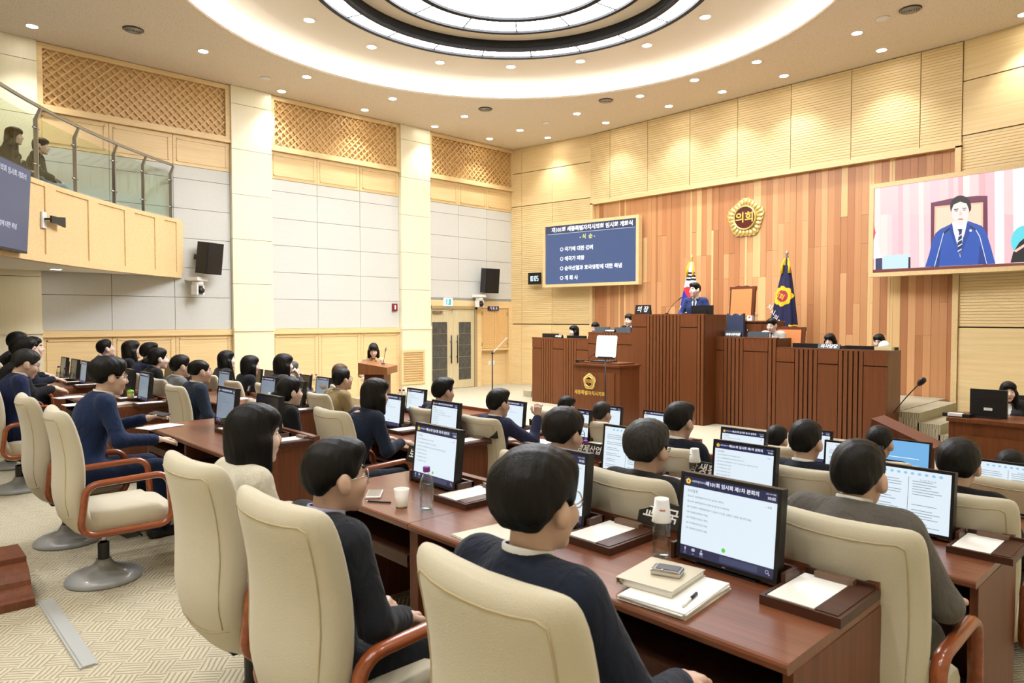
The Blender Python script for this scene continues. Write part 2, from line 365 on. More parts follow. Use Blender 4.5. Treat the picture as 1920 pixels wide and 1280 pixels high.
def downlight(p, z, label, group, energy=L_SPOT):
    t = thing('downlight', label, 'downlight', (p.x, p.y, z), 0, group); obj('lens', lens_me, None, t, T(0, 0, -.004)); obj('trim_ring', trim_me, None, t)
    l = bpy.data.lights.new('downlight_beam', 'SPOT'); l.energy = energy; l.spot_size = math.radians(100); l.spot_blend = .7; l.color = (1, .985, .96); l.shadow_soft_size = .08
    lo = bpy.data.objects.new('downlight_beam', l); COL.objects.link(lo); lo.parent = t; lo.location = (0, 0, -.03)
ORD = ('first', 'second', 'third', 'fourth', 'fifth', 'sixth', 'seventh')
ROWS = ((((918, 260), (815, 237), (684, 206), (528, 171), (60, 49)), 'downlight from the corner in the row along the lattice wall', 0), (((975, 244), (871, 218), (736, 185), (575, 144), (381, 96)), 'downlight from the corner in the row between lattice wall and cove', 0),
        (((1027, 258), (1136, 230), (1254, 199), (1354, 172), (1470, 142), (1653, 94)), 'downlight from the corner in the row along the ribbed wall', 0), (((1082, 213), (1200, 180), (1302, 150), (1419, 116), (1607, 62), (1920, 27)), 'downlight from the corner in the row between ribbed wall and cove', 0),
        (((580, 38), (697, 88), (825, 117), (958, 125), (1088, 115), (1213, 85), (1322, 32)), 'downlight in the raised round ceiling, counted from the balcony side', 1))
for pts, lab, up in ROWS:
    for i, (px, py) in enumerate(pts):
        z = HC - .003 if not up else HU - .023; p = onZ(px, py, z); downlight(p, z, ORD[i] + ' ' + lab, 'downlights of the raised ceiling' if up else 'downlights of the flat ceiling')
for x, y in ((-.2, .6), (-.2, -1.2), (-1.8, -.4), (-1.8, -2.2), (-3.6, -.6), (-3.6, -2.2), (-5.6, -.8), (-5.6, -2.4), (-8, -1), (-11, -1), (-.2, 3.2), (-.2, 6), (-.2, 9)): downlight(Vector((x, y)), HC - .003, 'small round added fill downlight in the flat ceiling outside the picture', 'added fill downlights outside the picture', 1.25 * L_SPOT)  # added unseen lamps, fill light from behind and beside the camera
def grille(px, py, r, label, lines):
    p = onZ(px, py, HC); t = thing('ceiling_speaker' if lines else 'ceiling_detector', label, 'speaker' if lines else 'detector', (p.x, p.y, HC - .001))
    m = MB().lathe([(.0001, .0), (r, 0), (r, -.012), (r * .92, -.018), (.0001, -.018)], 20); m.build('plate', M_DKGREY if lines else M_WHITEP, t)
    if lines:
        for k in range(4): rr = r * (.25 + .2 * k); MB().tube([(rr * math.cos(a), rr * math.sin(a), -.02) for a in [2 * PI * i / 20 for i in range(20)]], .008, 5, closed=True).build('grille_ring', M_STEEL, t)
for px, py, lab in ((250, 55, 'round grey ceiling speaker grille above the balcony'), (910, 204, 'round grey ceiling speaker grille near the corner of the lattice wall'), (1136, 188, 'round grey ceiling speaker grille just below the glowing cove'), (1707, 17, 'round grey ceiling speaker grille high above the large video screen')): grille(px, py, .16, lab, True)
for px, py, lab in ((498, 146, 'flat white detector disc beside the first ivory pillar top'), (1025, 230, 'flat white detector disc near the ribbed wall corner'), (1655, 34, 'flat white detector disc over the ribbed front wall')): grille(px, py, .1, lab, False)
# ---- rear and right walls (behind and beside the camera)
wr = struct(MB().b2(WX0 - .2, WX1 + .2, WY0 - .2, WY0, -.6, HC + .1).build('wall_rear', M_IVORY))
wr = struct(MB().b2(WX1, WX1 + .2, WY0 - .2, WY1 + .4, -.6, HC + .1).build('wall_right', M_IVORY))
# ---- left wall: bays of stone panels, lattice and wainscot between ivory pillars
wl = struct(MB().b2(WX0 - .4, WX0 - .12, WY0 - .2, WY1 + .3, -.6, HC + .1).build('wall_left', M_BLACKGAP))
Z1, Z2, Z3 = 1.64, 4.88, 5.5       # wainscot top, stone top, lattice bottom
def yx(px): return onX(px, 400, WX0).y
bays = [(WY0, yx(-130)), (yx(73), yx(432)), (yx(507), yx(748)), (yx(803), yx(964) - .05)]
bays[0] = (WY0, bays[1][0] - .88)
def lattice(y0, y1, z0, z1):
    f = MB(); w = .09
    for (a, b, c, d) in ((y0, y1, z0, z0 + w), (y0, y1, z1 - w, z1), (y0, y0 + w, z0 + w, z1 - w), (y1 - w, y1, z0 + w, z1 - w)): f.b2(WX0 - .1, WX0 + .05, a, b, c, d)
    f.b2(WX0 - .1, WX0 + .075, y0 - .01, y1 + .01, z0 - .03, z0 + .03)
    fr = f.build('lattice_screen', M_MAPLE, wl)
    MB().b2(WX0 - .12, WX0 - .045, y0, y1, z0, z1).build('lattice_backing', M_MAPLE2, fr)
    iy0, iy1, iz0, iz1 = y0 + w, y1 - w, z0 + w, z1 - w; hgt = iz1 - iz0; p = .155
    for sgn in (1, -1):
        k = int((iy1 - iy0 + hgt) / p) + 1
        for i in range(k):
            c = iy0 - hgt + (i + .5) * p                     # start of the diagonal at the bottom (or top) line
            ya, yb = max(c, iy0), min(c + hgt, iy1)
            if yb - ya < .05: continue
            za, zb = (ya - c, yb - c); za, zb = (iz0 + za, iz0 + zb) if sgn > 0 else (iz1 - za, iz1 - zb)
            L = math.hypot(yb - ya, zb - za); ang = math.atan2(zb - za, yb - ya)
            piece('slat', None, (.018, L, .024), M_MAPLE2, fr, M=T(WX0 - .012 + (.012 if sgn > 0 else -.004), (ya + yb) / 2, (za + zb) / 2) @ RX(ang))
def panel_frame(y0, y1, z0, z1, x=WX0, raised=True):
    """a wooden panel with a thin raised moulding"""
    m = MB(); m.b2(x - .1, x, y0 + .004, y1 - .004, z0 + .004, z1 - .004)
    if raised:
        i = .07; w = .02
        for (a, b, c, d) in ((y0 + i, y1 - i, z0 + i, z0 + i + w), (y0 + i, y1 - i, z1 - i - w, z1 - i), (y0 + i, y0 + i + w, z0 + i, z1 - i), (y1 - i - w, y1 - i, z0 + i, z1 - i)): m.b2(x, x + .014, a, b, c, d)
    return m.build('wood_panel', M_MAPLE, wl)
for q, (y0, y1) in enumerate(bays):
    if q == 0: n = 4
    else: n = 3
    lattice(y0, y1, Z3, HC - .01)
    ys = [y0 + (y1 - y0) * i / n for i in range(n + 1)]
    for i in range(n):
        panel_frame(ys[i], ys[i + 1], Z2, Z3 - .03)
        zz = [Z1] + [Z1 + .06 + .585 * (k + 1) for k in range(5)] + [Z2]
        for k in range(6): piece('stone_panel', (WX0 - .06, (ys[i] + ys[i + 1]) / 2, (zz[k] + zz[k + 1]) / 2), (.11, ys[i + 1] - ys[i] - .008, zz[k + 1] - zz[k] - .008), M_STONE, wl)
        if q != 3: panel_frame(ys[i], ys[i + 1], -.3, Z1 - .1)
    if q != 3:
        m = MB(); m.b2(WX0 - .1, WX0 + .03, y0, y1, Z1 - .1, Z1); m.b2(WX0 - .1, WX0 + .045, y0, y1, Z1 - .115, Z1 - .095); m.build('wainscot_rail', M_MAPLE, wl)
for y0, y1 in ((bays[0][1], bays[1][0]), (bays[1][1], bays[2][0]), (bays[2][1], bays[3][0])):
    pl = MB().b2(WX0 - .12, WX0 + .07, y0 + .02, y1 - .02, -.3, HC).build('pillar', M_BLACKGAP, wl)
    zz = [1.66 + .925 * k for k in range(6)] + [HC]
    for k in range(6): piece('cladding_panel', (WX0 + .0, (y0 + y1) / 2, (zz[k] + zz[k + 1]) / 2), (.2, y1 - y0 - .004, zz[k + 1] - zz[k] - .008), M_IVORY, pl)
    piece('cladding_panel', (WX0 + .005, (y0 + y1) / 2, .7), (.24, y1 - y0 + .0, 1.85), M_IVORY, pl)
    piece('pillar_band', (WX0 + .01, (y0 + y1) / 2, 1.63), (.27, y1 - y0 + .01, .07), M_IVORY, pl)
# return-air grille at the foot of the second pillar
g = onX(775, 700, WX0 + .14); gt = thing('vent_grille', 'wooden louvred vent grille at the foot of the second ivory pillar', 'vent', (WX0 + .125, g.y, .5))
MB().b2(0, .03, -.36, .36, -.28, -.22).b2(0, .03, -.36, .36, .52, .58).b2(0, .03, -.36, -.3, -.22, .52).b2(0, .03, .3, .36, -.22, .52).build('frame', M_MAPLE, gt)
for k in range(12): piece('louvre', (.012, 0, -.19 + .06 * k), (.02, .6, .035), M_MAPLE2, gt, M=T(.012, 0, -.19 + .06 * k) @ RY(.5))
# bay with the door: header, double door, cabinet
by0, by1 = bays[3]; dy1 = onX(893, 650, WX0).y
m = MB(); m.b2(WX0 - .1, WX0 + .03, by0, by1, 2.2, Z1 if Z1 > 2.2 else 2.34); hd = m.build('door_header', M_MAPLE, wl)
for o_ in [o for o in wl.children if o.name.startswith('stone_panel') and o.location.y > by0 and o.location.z < 2.3]:
    if o_.location.z < 2.2 and o_.location.z - .3 < 2.34:
        bpy.data.objects.remove(o_)
ys = [by0 + (by1 - by0) * i / 3 for i in range(4)]
for i in range(3): piece('stone_panel', (WX0 - .06, (ys[i] + ys[i + 1]) / 2, 2.385), (.11, ys[i + 1] - ys[i] - .008, .07), M_STONE, wl)
dr = thing('door_1', None, None, (WX0, by0, 0)); struct(dr)
M_DOOR = wood('door_ash', (196, 180, 140), (214, 200, 162), .45, (30, 30, 1.5)); M_DGLASS = wood('dark_patterned_glass', (52, 52, 50), (96, 96, 90), .3, (18, 18, 2.5)); M_FRAME = plain('door_frame', (176, 158, 118), .4, metal=.2)
dw = dy1 - by0
MB().b2(-.1, .05, dw - .09, dw, 0, 2.2).b2(-.1, .05, 0, .06, 0, 2.2).b2(-.1, .05, 0, dw, 2.12, 2.2).build('door_frame', M_FRAME, dr)
for s in (0, 1):
    y0 = .06 + s * (dw - .15) / 2; y1 = y0 + (dw - .15) / 2 - .006
    lf = MB().b2(-.03, .02, y0, y1, .01, 2.12).build('door_leaf', M_DOOR, dr)
    gy0, gy1 = (y0 + .04, y1 - .2) if s == 0 else (y0 + .19, y1 - .12)
    for k in range(5): piece('glass_pane', (.012, (gy0 + gy1) / 2, .38 + .31 * k), (.03, gy1 - gy0, .3), M_DGLASS, lf)
    hy = y1 - .1 if s == 0 else y0 + .1
    MB().tube([(.08, hy, .68), (.08, hy, 1.42)], .016, 8).tube([(.02, hy, .85), (.08, hy, .85)], .008, 6).tube([(.02, hy, 1.25), (.08, hy, 1.25)], .008, 6).build('door_handle', M_BLACK, lf)
MB().b2(.02, .07, .1, .4, 2.0, 2.06).tube([(.06, .3, 2.05), (.2, .5, 2.07), (.06, .75, 2.08)], .01, 6).build('door_closer', M_STEEL, dr)
cab = thing('wall_cabinet', 'built-in light wood cabinet with two louvred doors beside the double door', 'cabinet', (WX0, dy1, 0))
cw = by1 - dy1
MB().b2(-.1, .04, 0, .16, 0, 2.2).b2(-.1, .04, cw - .2, cw, 0, 2.2).b2(-.1, .04, .16, cw - .2, 2.15, 2.2).b2(-.1, .04, .16, cw - .2, .98, 1.03).b2(-.12, -.1, .1, cw - .1, 0, 1.0).build('cabinet_frame', M_MAPLE, cab)
for s in (0, 1):
    y0 = .17 + s * (cw - .38) / 2; y1 = y0 + (cw - .38) / 2 - .01
    d_ = MB().b2(-.02, .02, y0, y1, 1.04, 2.14).build('cabinet_door', M_MAPLE2, cab)
    for k in range(16): piece('louvre', (.02, (y0 + y1) / 2, 1.12 + .062 * k), (.012, y1 - y0 - .1, .045), M_MAPLE2, d_)
    for hz in (1.15, 2.0): piece('hinge', (.025, y0 + .02 if s == 0 else y1 - .02, hz), (.02, .02, .08), M_STEEL, d_)
for k in range(2): piece('wall_switch', (-.095, cw / 2 - .12 + .14 * k, .62), (.02, .08, .12), M_WHITEP, cab)
t = thing('room_sign', 'small navy sign with white lettering above the louvred cabinet', 'sign', onX(925, 578, WX0 + .06)); MB().b2(-.01, .01, -.2, .2, -.06, .06).build('plate', M_BLUETXT, t)
text('lettering', '기 표 소', .09, M_WHITETXT, t, T(.012, 0, 0) @ RZ(PI / 2) @ FRONT, offset=.002)
# ---- front wall: a straight middle with wood planks, two bent wings
wf = struct(MB().b2(FX0 - .05, FX1 + .05, WY1 + .12, WY1 + .3, -.6, HC + .1).build('wall_front', M_BLACKGAP))
def rib_mesh(w, h, pitch=.052, gap=.008, mat=M_RIB):
    mb = MB(); n = max(1, int(round(h / pitch))); p = h / n; mb.b2(0, w, .0, .03, 0, h)
    for k in range(n): mb.b2(0, w, -.012, .001, k * p + gap / 2, (k + 1) * p - gap / 2)
    me = mb.mesh('rib_panel'); me.materials.append(mat); return me
ZW = 4.86
xs = [FX0, FX0 + .55] + [onZ(p, 200, HC).x for p in ()]
pxs = [1108, 1144.7, 1215.3, 1294.5, 1383.7, 1483.7, 1596.7, 1726, 1804.7]
xs = [FX0] + [onY(p, 200, WY1).x for p in pxs[1:-1]] + [FX1]
for i in range(len(xs) - 1): obj('rib_panel', rib_mesh(xs[i + 1] - xs[i] - .012, HC - ZW - .07), None, wf, T(xs[i] + .006, WY1, ZW + .06))
# wood strip frame around the planks
m = MB(); m.b2(FX0, FX1, WY1 - .03, WY1 + .12, ZW - .03, ZW + .06); m.b2(FX0, FX0 + .09, WY1 - .03, WY1 + .12, 0, ZW); m.b2(FX1 - .09, FX1, WY1 - .03, WY1 + .12, 0, ZW); m.build('plank_frame', M_MAPLE, wf)
PL = [wood('plank_%d' % i, a, b, .42, (26, 26, 1.0), vary=.05) for i, (a, b) in enumerate((((188, 134, 90), (202, 148, 102)), ((194, 140, 94), (208, 154, 108)), ((178, 122, 80), (192, 136, 92)), ((204, 152, 104), (216, 166, 118)), ((170, 114, 74), (186, 128, 86)), ((218, 178, 122), (230, 192, 138))))]
rp = random.Random(3); x = FX0 + .09
while x < FX1 - .1:
    thin = rp.random() < .17; w_ = .05 if thin else .128; w_ = min(w_, FX1 - .09 - x); zs = [0.0] + sorted(rp.sample([1.55, 2.15, 2.75, 3.3, 3.85], rp.choice((1, 2)))) + [ZW - .03]
    base = rp.choice((0, 1, 1, 0, 2, 3, 4))
    for k in range(len(zs) - 1):
        mt = PL[5] if (thin and rp.random() < .75) or rp.random() < .05 else PL[rp.choice((base, base, 0, 1, 2, 3, 4))]
        piece('plank', (x + w_ / 2, WY1 + .105 + rp.uniform(-.004, .004), (zs[k] + zs[k + 1]) / 2), (w_ - .003, .03, zs[k + 1] - zs[k] - .003), mt, wf)
    x += w_
def wing(name, p0, p1):
    """a bent wing of the front wall between two plan points, ribs below and smooth panels above"""
    p0, p1 = Vector(p0), Vector(p1); L = (p1 - p0).length; a = math.atan2(p1.y - p0.y, p1.x - p0.x)
    o = MB().b2(0, L, .06, .25, -.6, HC + .1).build(name, M_BLACKGAP); struct(o); o.matrix_world = T(p0.x, p0.y, 0) @ RZ(a)
    return o, L
for name, p0, p1, seams in (('wall_front_left', (WX0 - .12, WY1 - .4), (FX0, WY1), (0, .5, 1.55)), ('wall_front_right', (FX1, WY1), (WX1 + .2, WY1 - .74), (0, 1.3, 2.6, 3.9))):
    o, L = wing(name, p0, p1); sm = list(seams) + [L]
    for i in range(len(sm) - 1):
        w_ = sm[i + 1] - sm[i] - .008
        obj('rib_panel', rib_mesh(w_, 3.3), None, o, T(sm[i] + .004, .03, 1.72))
        for z0, z1 in ((-.25, 1.7), (5.03, 5.95), (5.96, HC)): piece('wall_panel', (sm[i] + w_ / 2 + .004, .045, (z0 + z1) / 2), (w_, .07, z1 - z0 - .008), M_RIB, o)
# ================================================================== balcony of the public gallery (curved front)
BZ1 = onX(337, 412, WX0).z; BZ0 = onX(337, 520, WX0).z
def bal(a, r): return (BC.x + r * math.cos(a), BC.y + r * math.sin(a))
# fit the arc through points seen on the fascia: its top edge at known height
fp = [onZ(px, py, BZ1) for px, py in ((0, 310), (92, 344), (172, 370), (237, 389), (292, 403), (337, 412))]
def circ(p, q, r):
    ax, ay, bx, by, cx, cy = p.x, p.y, q.x, q.y, r.x, r.y; d = 2 * (ax * (by - cy) + bx * (cy - ay) + cx * (ay - by))
    ux = ((ax * ax + ay * ay) * (by - cy) + (bx * bx + by * by) * (cy - ay) + (cx * cx + cy * cy) * (ay - by)) / d
    uy = ((ax * ax + ay * ay) * (cx - bx) + (bx * bx + by * by) * (ax - cx) + (cx * cx + cy * cy) * (bx - ax)) / d
    return Vector((ux, uy))
BC = circ(fp[0], fp[2], fp[5]); BR = (fp[0].xy - BC).length
ang = lambda p: math.atan2(p.y - BC.y, p.x - BC.x) % (2 * PI)
FA = [ang(p) for p in fp]; a_in = FA[5]; sg = 1 if FA[0] > FA[5] else -1
a_out = FA[0] + sg * .28
def arc_solid(a0, a1, r0, r1, z0, z1, n=10):
    mb = MB(); vs = []; fs = []
    for i in range(n + 1):
        a = a0 + (a1 - a0) * i / n
        for r, z in ((r0, z0), (r1, z0), (r1, z1), (r0, z1)): x, y = bal(a, r); vs.append((x, y, z))
    for i in range(n):
        for q in range(4): fs.append((i * 4 + q, i * 4 + (q + 1) % 4, i * 4 + 4 + (q + 1) % 4, i * 4 + 4 + q))
    fs += [(0, 3, 2, 1), tuple(n * 4 + q for q in range(4))]
    return mb.add(vs, fs)
bo = thing('balcony', 'curved light wood gallery balcony with glass railing above the seats', 'balcony', (BC.x, BC.y, 0)); MI = T(-BC.x, -BC.y, 0)
# slab reaching back to the walls
mb = MB(); pts = [bal(a_in + (a_out - a_in) * i / 16, BR + .06) for i in range(17)]
poly = pts + [(pts[-1][0], WY0 + .02), (WX0 + .02, WY0 + .02), (WX0 + .02, pts[0][1])]
mb.prism(poly if True else poly, BZ0 + .02, BZ0 + .3); mb.build('slab', M_WHITE, bo, MI)
arc_solid(a_in, a_out, BR + .02, BR + .1, BZ0, BZ1, 20).build('fascia_core', M_BLACKGAP, bo, MI)
seam = [FA[5], FA[4], FA[3], FA[2], FA[1], FA[1] + (FA[1] - FA[2]) * 1.15, a_out]
for i in range(6):
    d = (seam[i + 1] - seam[i]); e = d / abs(d) * .0018
    fpn = arc_solid(seam[i] + e, seam[i + 1] - e, BR - .01, BR + .03, BZ0 + .1, BZ1 - .07, 4).build('fascia_panel', M_MAPLE, bo, MI)
    arc_solid(seam[i] - e * 6, seam[i] + e * 6, BR - .03, BR + .03, BZ0 + .08, BZ1 - .05, 1).build('fascia_stile', M_MAPLE, bo, MI)
arc_solid(a_in, a_out, BR - .03, BR + .1, BZ1 - .07, BZ1, 20).build('fascia_cap', M_MAPLE, bo, MI)
arc_solid(a_in, a_out, BR - .03, BR + .1, BZ0 - .01, BZ0 + .1, 20).build('fascia_foot', M_MAPLE, bo, MI)
# railing: posts, glass, handrail
pa = [onZ(px, py, BZ1) for px, py in ((322, 409), (272, 397), (220, 383), (152, 362), (76, 338))]; pa = [ang(p) for p in pa]; pa.append(pa[-1] + (pa[-1] - pa[-2]) * 1.1); pa.append(pa[-1] + (pa[-1] - pa[-2]))
RT = BZ1 + 1.0
for i, a in enumerate(pa):
    d = RZ(a); x, y = bal(a, BR + .03)
    MM = MI @ T(x, y, 0) @ d
    MB().b2(-.028, .028, -.012, .012, BZ1, RT - .15).add([(-.028, -.012, RT - .15), (.028, -.012, RT - .15), (.028, .012, RT - .15), (-.028, .012, RT - .15), (-.085, -.012, RT), (-.045, -.012, RT), (-.045, .012, RT), (-.085, .012, RT)], [(0, 1, 5, 4), (1, 2, 6, 5), (2, 3, 7, 6), (3, 0, 4, 7), (4, 5, 6, 7)]).build('rail_post', M_STEEL, bo, MM)
    for z in (BZ1 + .22, RT - .27): MB().tube([(0, -.07, z), (0, .07, z)], .014, 8).build('glass_clamp', M_STEEL, bo, MM)
    if i < len(pa) - 1:
        dd = pa[i + 1] - a; arc_solid(a + dd * .07, a + dd * .93, BR + .02, BR + .03, BZ1 + .04, RT - .12, 3).build('glass_pane', M_PANE, bo, MI)
MB().tube([(*bal(a_in + (a_out - a_in) * t / 24 + (.02 * sg if t == 0 else 0), BR - .035), RT + .02) for t in range(25)], .026, 10).build('handrail', M_STEEL, bo, MI)
# lamp under the balcony
p = onZ(105, 504, BZ0 + .015)
downlight(p, BZ0 + .012, 'round recessed downlight in the underside of the balcony', None, 30)
# dark blue monitor hung on the balcony front
a_tv = FA[0] + sg * .045; x, y = bal(a_tv, BR - .16); tv = thing('gallery_screen', 'dark blue display hung on the balcony front', 'display', (x, y, 3.3), a_tv + PI - PI / 2 + PI)
tv.matrix_world = T(x, y, 3.28) @ RZ(a_tv - PI / 2) @ RX(.06)
E_NAVY = emit('navy_screen', (66, 82, 128), .6)
MB().b2(-.95, .95, -.03, .06, -.56, .56).build('casing', M_BLACK, tv); MB().b2(-.93, .93, -.036, -.029, -.53, .54).build('screen', E_NAVY, tv)
E_WTXT = emit('screen_white', (235, 240, 250), .9)
text('screen_text', '제101회 세종특별자치시의회 임시회 개회식', .09, E_WTXT, tv, T(0, -.039, .42) @ FRONT)
text('screen_text', '○ 순국선열과 호국영령에 대한 묵념', .08, E_WTXT, tv, T(0, -.039, -.25) @ FRONT)
# antenna paddle on the fascia
p = onZ(95, 428, 3.33); a_ = ang(fp[1]); x, y = bal(a_ + .004, BR - .04)
an = thing('antenna_paddle', 'black antenna paddle on a white wall plate on the balcony front', 'antenna', (x, y, 3.27)); an.matrix_world = T(x, y, 3.27) @ RZ(a_ - PI / 2)
MB().b2(-.2, -.09, -.005, .02, -.13, .1).build('wall_plate', M_WHITEP, an); m = MB(); m.prism([(-.15, -.05), (.0, -.05), (.22, -.075), (.22, .075), (0, .05), (-.15, .05)], -.012, .012, M=T(0, -.09, 0) @ RX(PI / 2)); m.tube([(-.15, -.01, 0), (-.15, -.09, 0)], .015, 8); m.build('paddle', M_BLACK, an)
# ================================================================== people: smooth bodies grown from joints
def smin_field(prims, res, k, cuts=()):
    lo = np.min([np.minimum(p['lo'], p['lo']) for p in prims], axis=0) - 4 * res - k
    hi = np.max([p['hi'] for p in prims], axis=0) + 4 * res + k
    n = np.ceil((hi - lo) / res).astype(int) + 1
    acc = np.zeros(n, dtype=np.float32)
    ax = [lo[i] + res * np.arange(n[i]) for i in range(3)]
    pad = 6 * k + 2 * res
    for p in prims:
        a = np.maximum(np.floor((p['lo'] - pad - lo) / res).astype(int), 0); b = np.minimum(np.ceil((p['hi'] + pad - lo) / res).astype(int) + 1, n)
        X, Y, Z = np.meshgrid(ax[0][a[0]:b[0]], ax[1][a[1]:b[1]], ax[2][a[2]:b[2]], indexing='ij')
        d = p['f'](X, Y, Z)
        acc[a[0]:b[0], a[1]:b[1], a[2]:b[2]] += np.exp(-np.clip(d / k, -60, 60)).astype(np.float32)
    F = -k * np.log(np.maximum(acc, 1e-9))
    if cuts:
        X, Y, Z = np.meshgrid(*ax, indexing='ij')
        for c in cuts: F = np.maximum(F, c(X, Y, Z))
    F[0] = F[-1] = .1; F[:, 0] = F[:, -1] = .1; F[:, :, 0] = F[:, :, -1] = .1
    return F, lo
def cap(a, b, ra, rb=None, flat=None):
    """tapering limb between two joints; flat=(sx,sy,sz) squeezes it"""
    rb = ra if rb is None else rb; a = np.array(a, float); b = np.array(b, float); ab = b - a; L2 = max(ab @ ab, 1e-9)
    R = max(ra, rb)
    def f(X, Y, Z):
        t = np.clip(((X - a[0]) * ab[0] + (Y - a[1]) * ab[1] + (Z - a[2]) * ab[2]) / L2, 0, 1)
        dx, dy, dz = X - a[0] - t * ab[0], Y - a[1] - t * ab[1], Z - a[2] - t * ab[2]
        if flat: dx, dy, dz = dx / flat[0], dy / flat[1], dz / flat[2]
        return np.sqrt(dx * dx + dy * dy + dz * dz) - (ra + t * (rb - ra))
    m = R * (max(flat) if flat else 1)
    return {'f': f, 'lo': np.minimum(a, b) - m, 'hi': np.maximum(a, b) + m}
def ell(c, r):
    c = np.array(c, float); r = np.array(r, float)
    def f(X, Y, Z):
        x, y, z = (X - c[0]) / r[0], (Y - c[1]) / r[1], (Z - c[2]) / r[2]
        k0 = np.sqrt(x * x + y * y + z * z); k1 = np.sqrt((x / r[0]) ** 2 + (y / r[1]) ** 2 + (z / r[2]) ** 2)
        return k0 * (k0 - 1) / np.maximum(k1, 1e-6)
    return {'f': f, 'lo': c - r, 'hi': c + r}
def ell_f(c, r): return ell(c, r)['f']
def nets(F, lo, res):
    """smooth surface of a distance field (naive surface nets)"""
    sgn = F < 0; n = F.shape
    cs = np.zeros((n[0] - 1, n[1] - 1, n[2] - 1), dtype=np.int8)
    for i in (0, 1):
        for j in (0, 1):
            for k in (0, 1): cs += sgn[i:n[0] - 1 + i, j:n[1] - 1 + j, k:n[2] - 1 + k]
    act = (cs > 0) & (cs < 8); idx = -np.ones(cs.shape, dtype=np.int64); cells = np.argwhere(act); idx[act] = np.arange(len(cells))
    P = np.zeros((len(cells), 3)); cnt = np.zeros(len(cells))
    cor = [np.array((i, j, k)) for i in (0, 1) for j in (0, 1) for k in (0, 1)]
    for a in range(8):
        for b in range(a + 1, 8):
            if np.abs(cor[a] - cor[b]).sum() != 1: continue
            A = cells + cor[a]; B = cells + cor[b]; fa = F[A[:, 0], A[:, 1], A[:, 2]]; fb = F[B[:, 0], B[:, 1], B[:, 2]]
            c = (fa < 0) != (fb < 0); t = np.where(c, fa / np.where(c, fa - fb, 1), 0)
            P += np.where(c[:, None], A + (B - A) * t[:, None], 0); cnt += c
    P = P / cnt[:, None] * res + lo
    quads = []
    for ax in range(3):
        s0 = [slice(None)] * 3; s1 = [slice(None)] * 3; s0[ax] = slice(0, n[ax] - 1); s1[ax] = slice(1, n[ax])
        ch = sgn[tuple(s0)] != sgn[tuple(s1)]; E = np.argwhere(ch); inside = sgn[tuple(s0)][ch]
        u, v = (ax + 1) % 3, (ax + 2) % 3; ok = (E[:, u] > 0) & (E[:, v] > 0) & (E[:, u] < n[u] - 1) & (E[:, v] < n[v] - 1); E = E[ok]; inside = inside[ok]
        q = []
        for du, dv in ((-1, -1), (0, -1), (0, 0), (-1, 0)):
            G = E.copy(); G[:, u] += du; G[:, v] += dv; q.append(idx[G[:, 0], G[:, 1], G[:, 2]])
        Q = np.stack(q, 1); Q[~inside] = Q[~inside][:, ::-1]; quads.append(Q)
    return P, np.concatenate(quads)
def grow(prims, res, k, cuts=()):
    F, lo = smin_field(prims, res, k, cuts); return nets(F, lo, res)
def npmesh(name, parts, mats):
    """parts: list of (P, Q, material index or array)"""
    V = np.concatenate([p[0] for p in parts]); o = 0; Qs = []; ms = []
    for P, Q, mi in parts:
        Qs.append(Q + o); o += len(P); ms.append(np.full(len(Q), mi) if np.isscalar(mi) else mi)
    Q = np.concatenate(Qs); me = bpy.data.meshes.new(name); me.vertices.add(len(V)); me.vertices.foreach_set('co', V.astype(np.float32).ravel())
    me.loops.add(Q.size); me.loops.foreach_set('vertex_index', Q.astype(np.int32).ravel())
    me.polygons.add(len(Q)); me.polygons.foreach_set('loop_start', np.arange(0, Q.size, 4, dtype=np.int32))
    me.polygons.foreach_set('material_index', np.concatenate(ms).astype(np.int32)); me.polygons.foreach_set('use_smooth', np.ones(len(Q), dtype=bool))
    for m in mats: me.materials.append(m)
    me.update(calc_edges=True); me.validate(); return me
def xf(P, M):
    A = np.array(M); return P @ A[:3, :3].T + A[:3, 3]
HEADS = {}
def head_geo(res, female=False):
    k = ('h', res, female)
    if k not in HEADS:
        j = .94 if female else 1.0
        pr = [ell((0, -.018, .036), (.076 * j, .095, .084)), ell((0, .022, -.02), (.064 * j, .072, .082)), ell((0, .03, -.068), (.05 * j, .054, .045)),
              ell((0, .068, -.1), (.026 * j, .022, .02)), cap((0, .088, .012), (0, .108, -.026), .007, .012), ell((0, .086, -.064), (.022, .012, .012)),
              ell((.034, .066, -.03), (.026, .026, .026)), ell((-.034, .066, -.03), (.026, .026, .026)), cap((-.03, .083, .028), (.03, .083, .028), .009),
              cap((0, -.028, -.06), (0, -.045, -.2), .048 * j, .053 * j)]
        for s in (-1, 1): pr += [ell((s * .084 * j, -.008, -.004), (.011, .02, .031)), ell((s * .078 * j, .0, -.024), (.01, .013, .015))]
        P, Q = grow(pr, res, .007)
        c = P[Q].mean(1); mi = np.zeros(len(Q), int)
        mi[(c[:, 1] > .084) & (abs(c[:, 2] + .066) < .0062) & (abs(c[:, 0]) < .021)] = 1
        mi[(c[:, 1] > .074) & (abs(c[:, 2] - .034) < .005) & (abs(c[:, 0]) > .012) & (abs(c[:, 0]) < .05)] = 2
        HEADS[k] = (P, Q, mi)
    return HEADS[k]
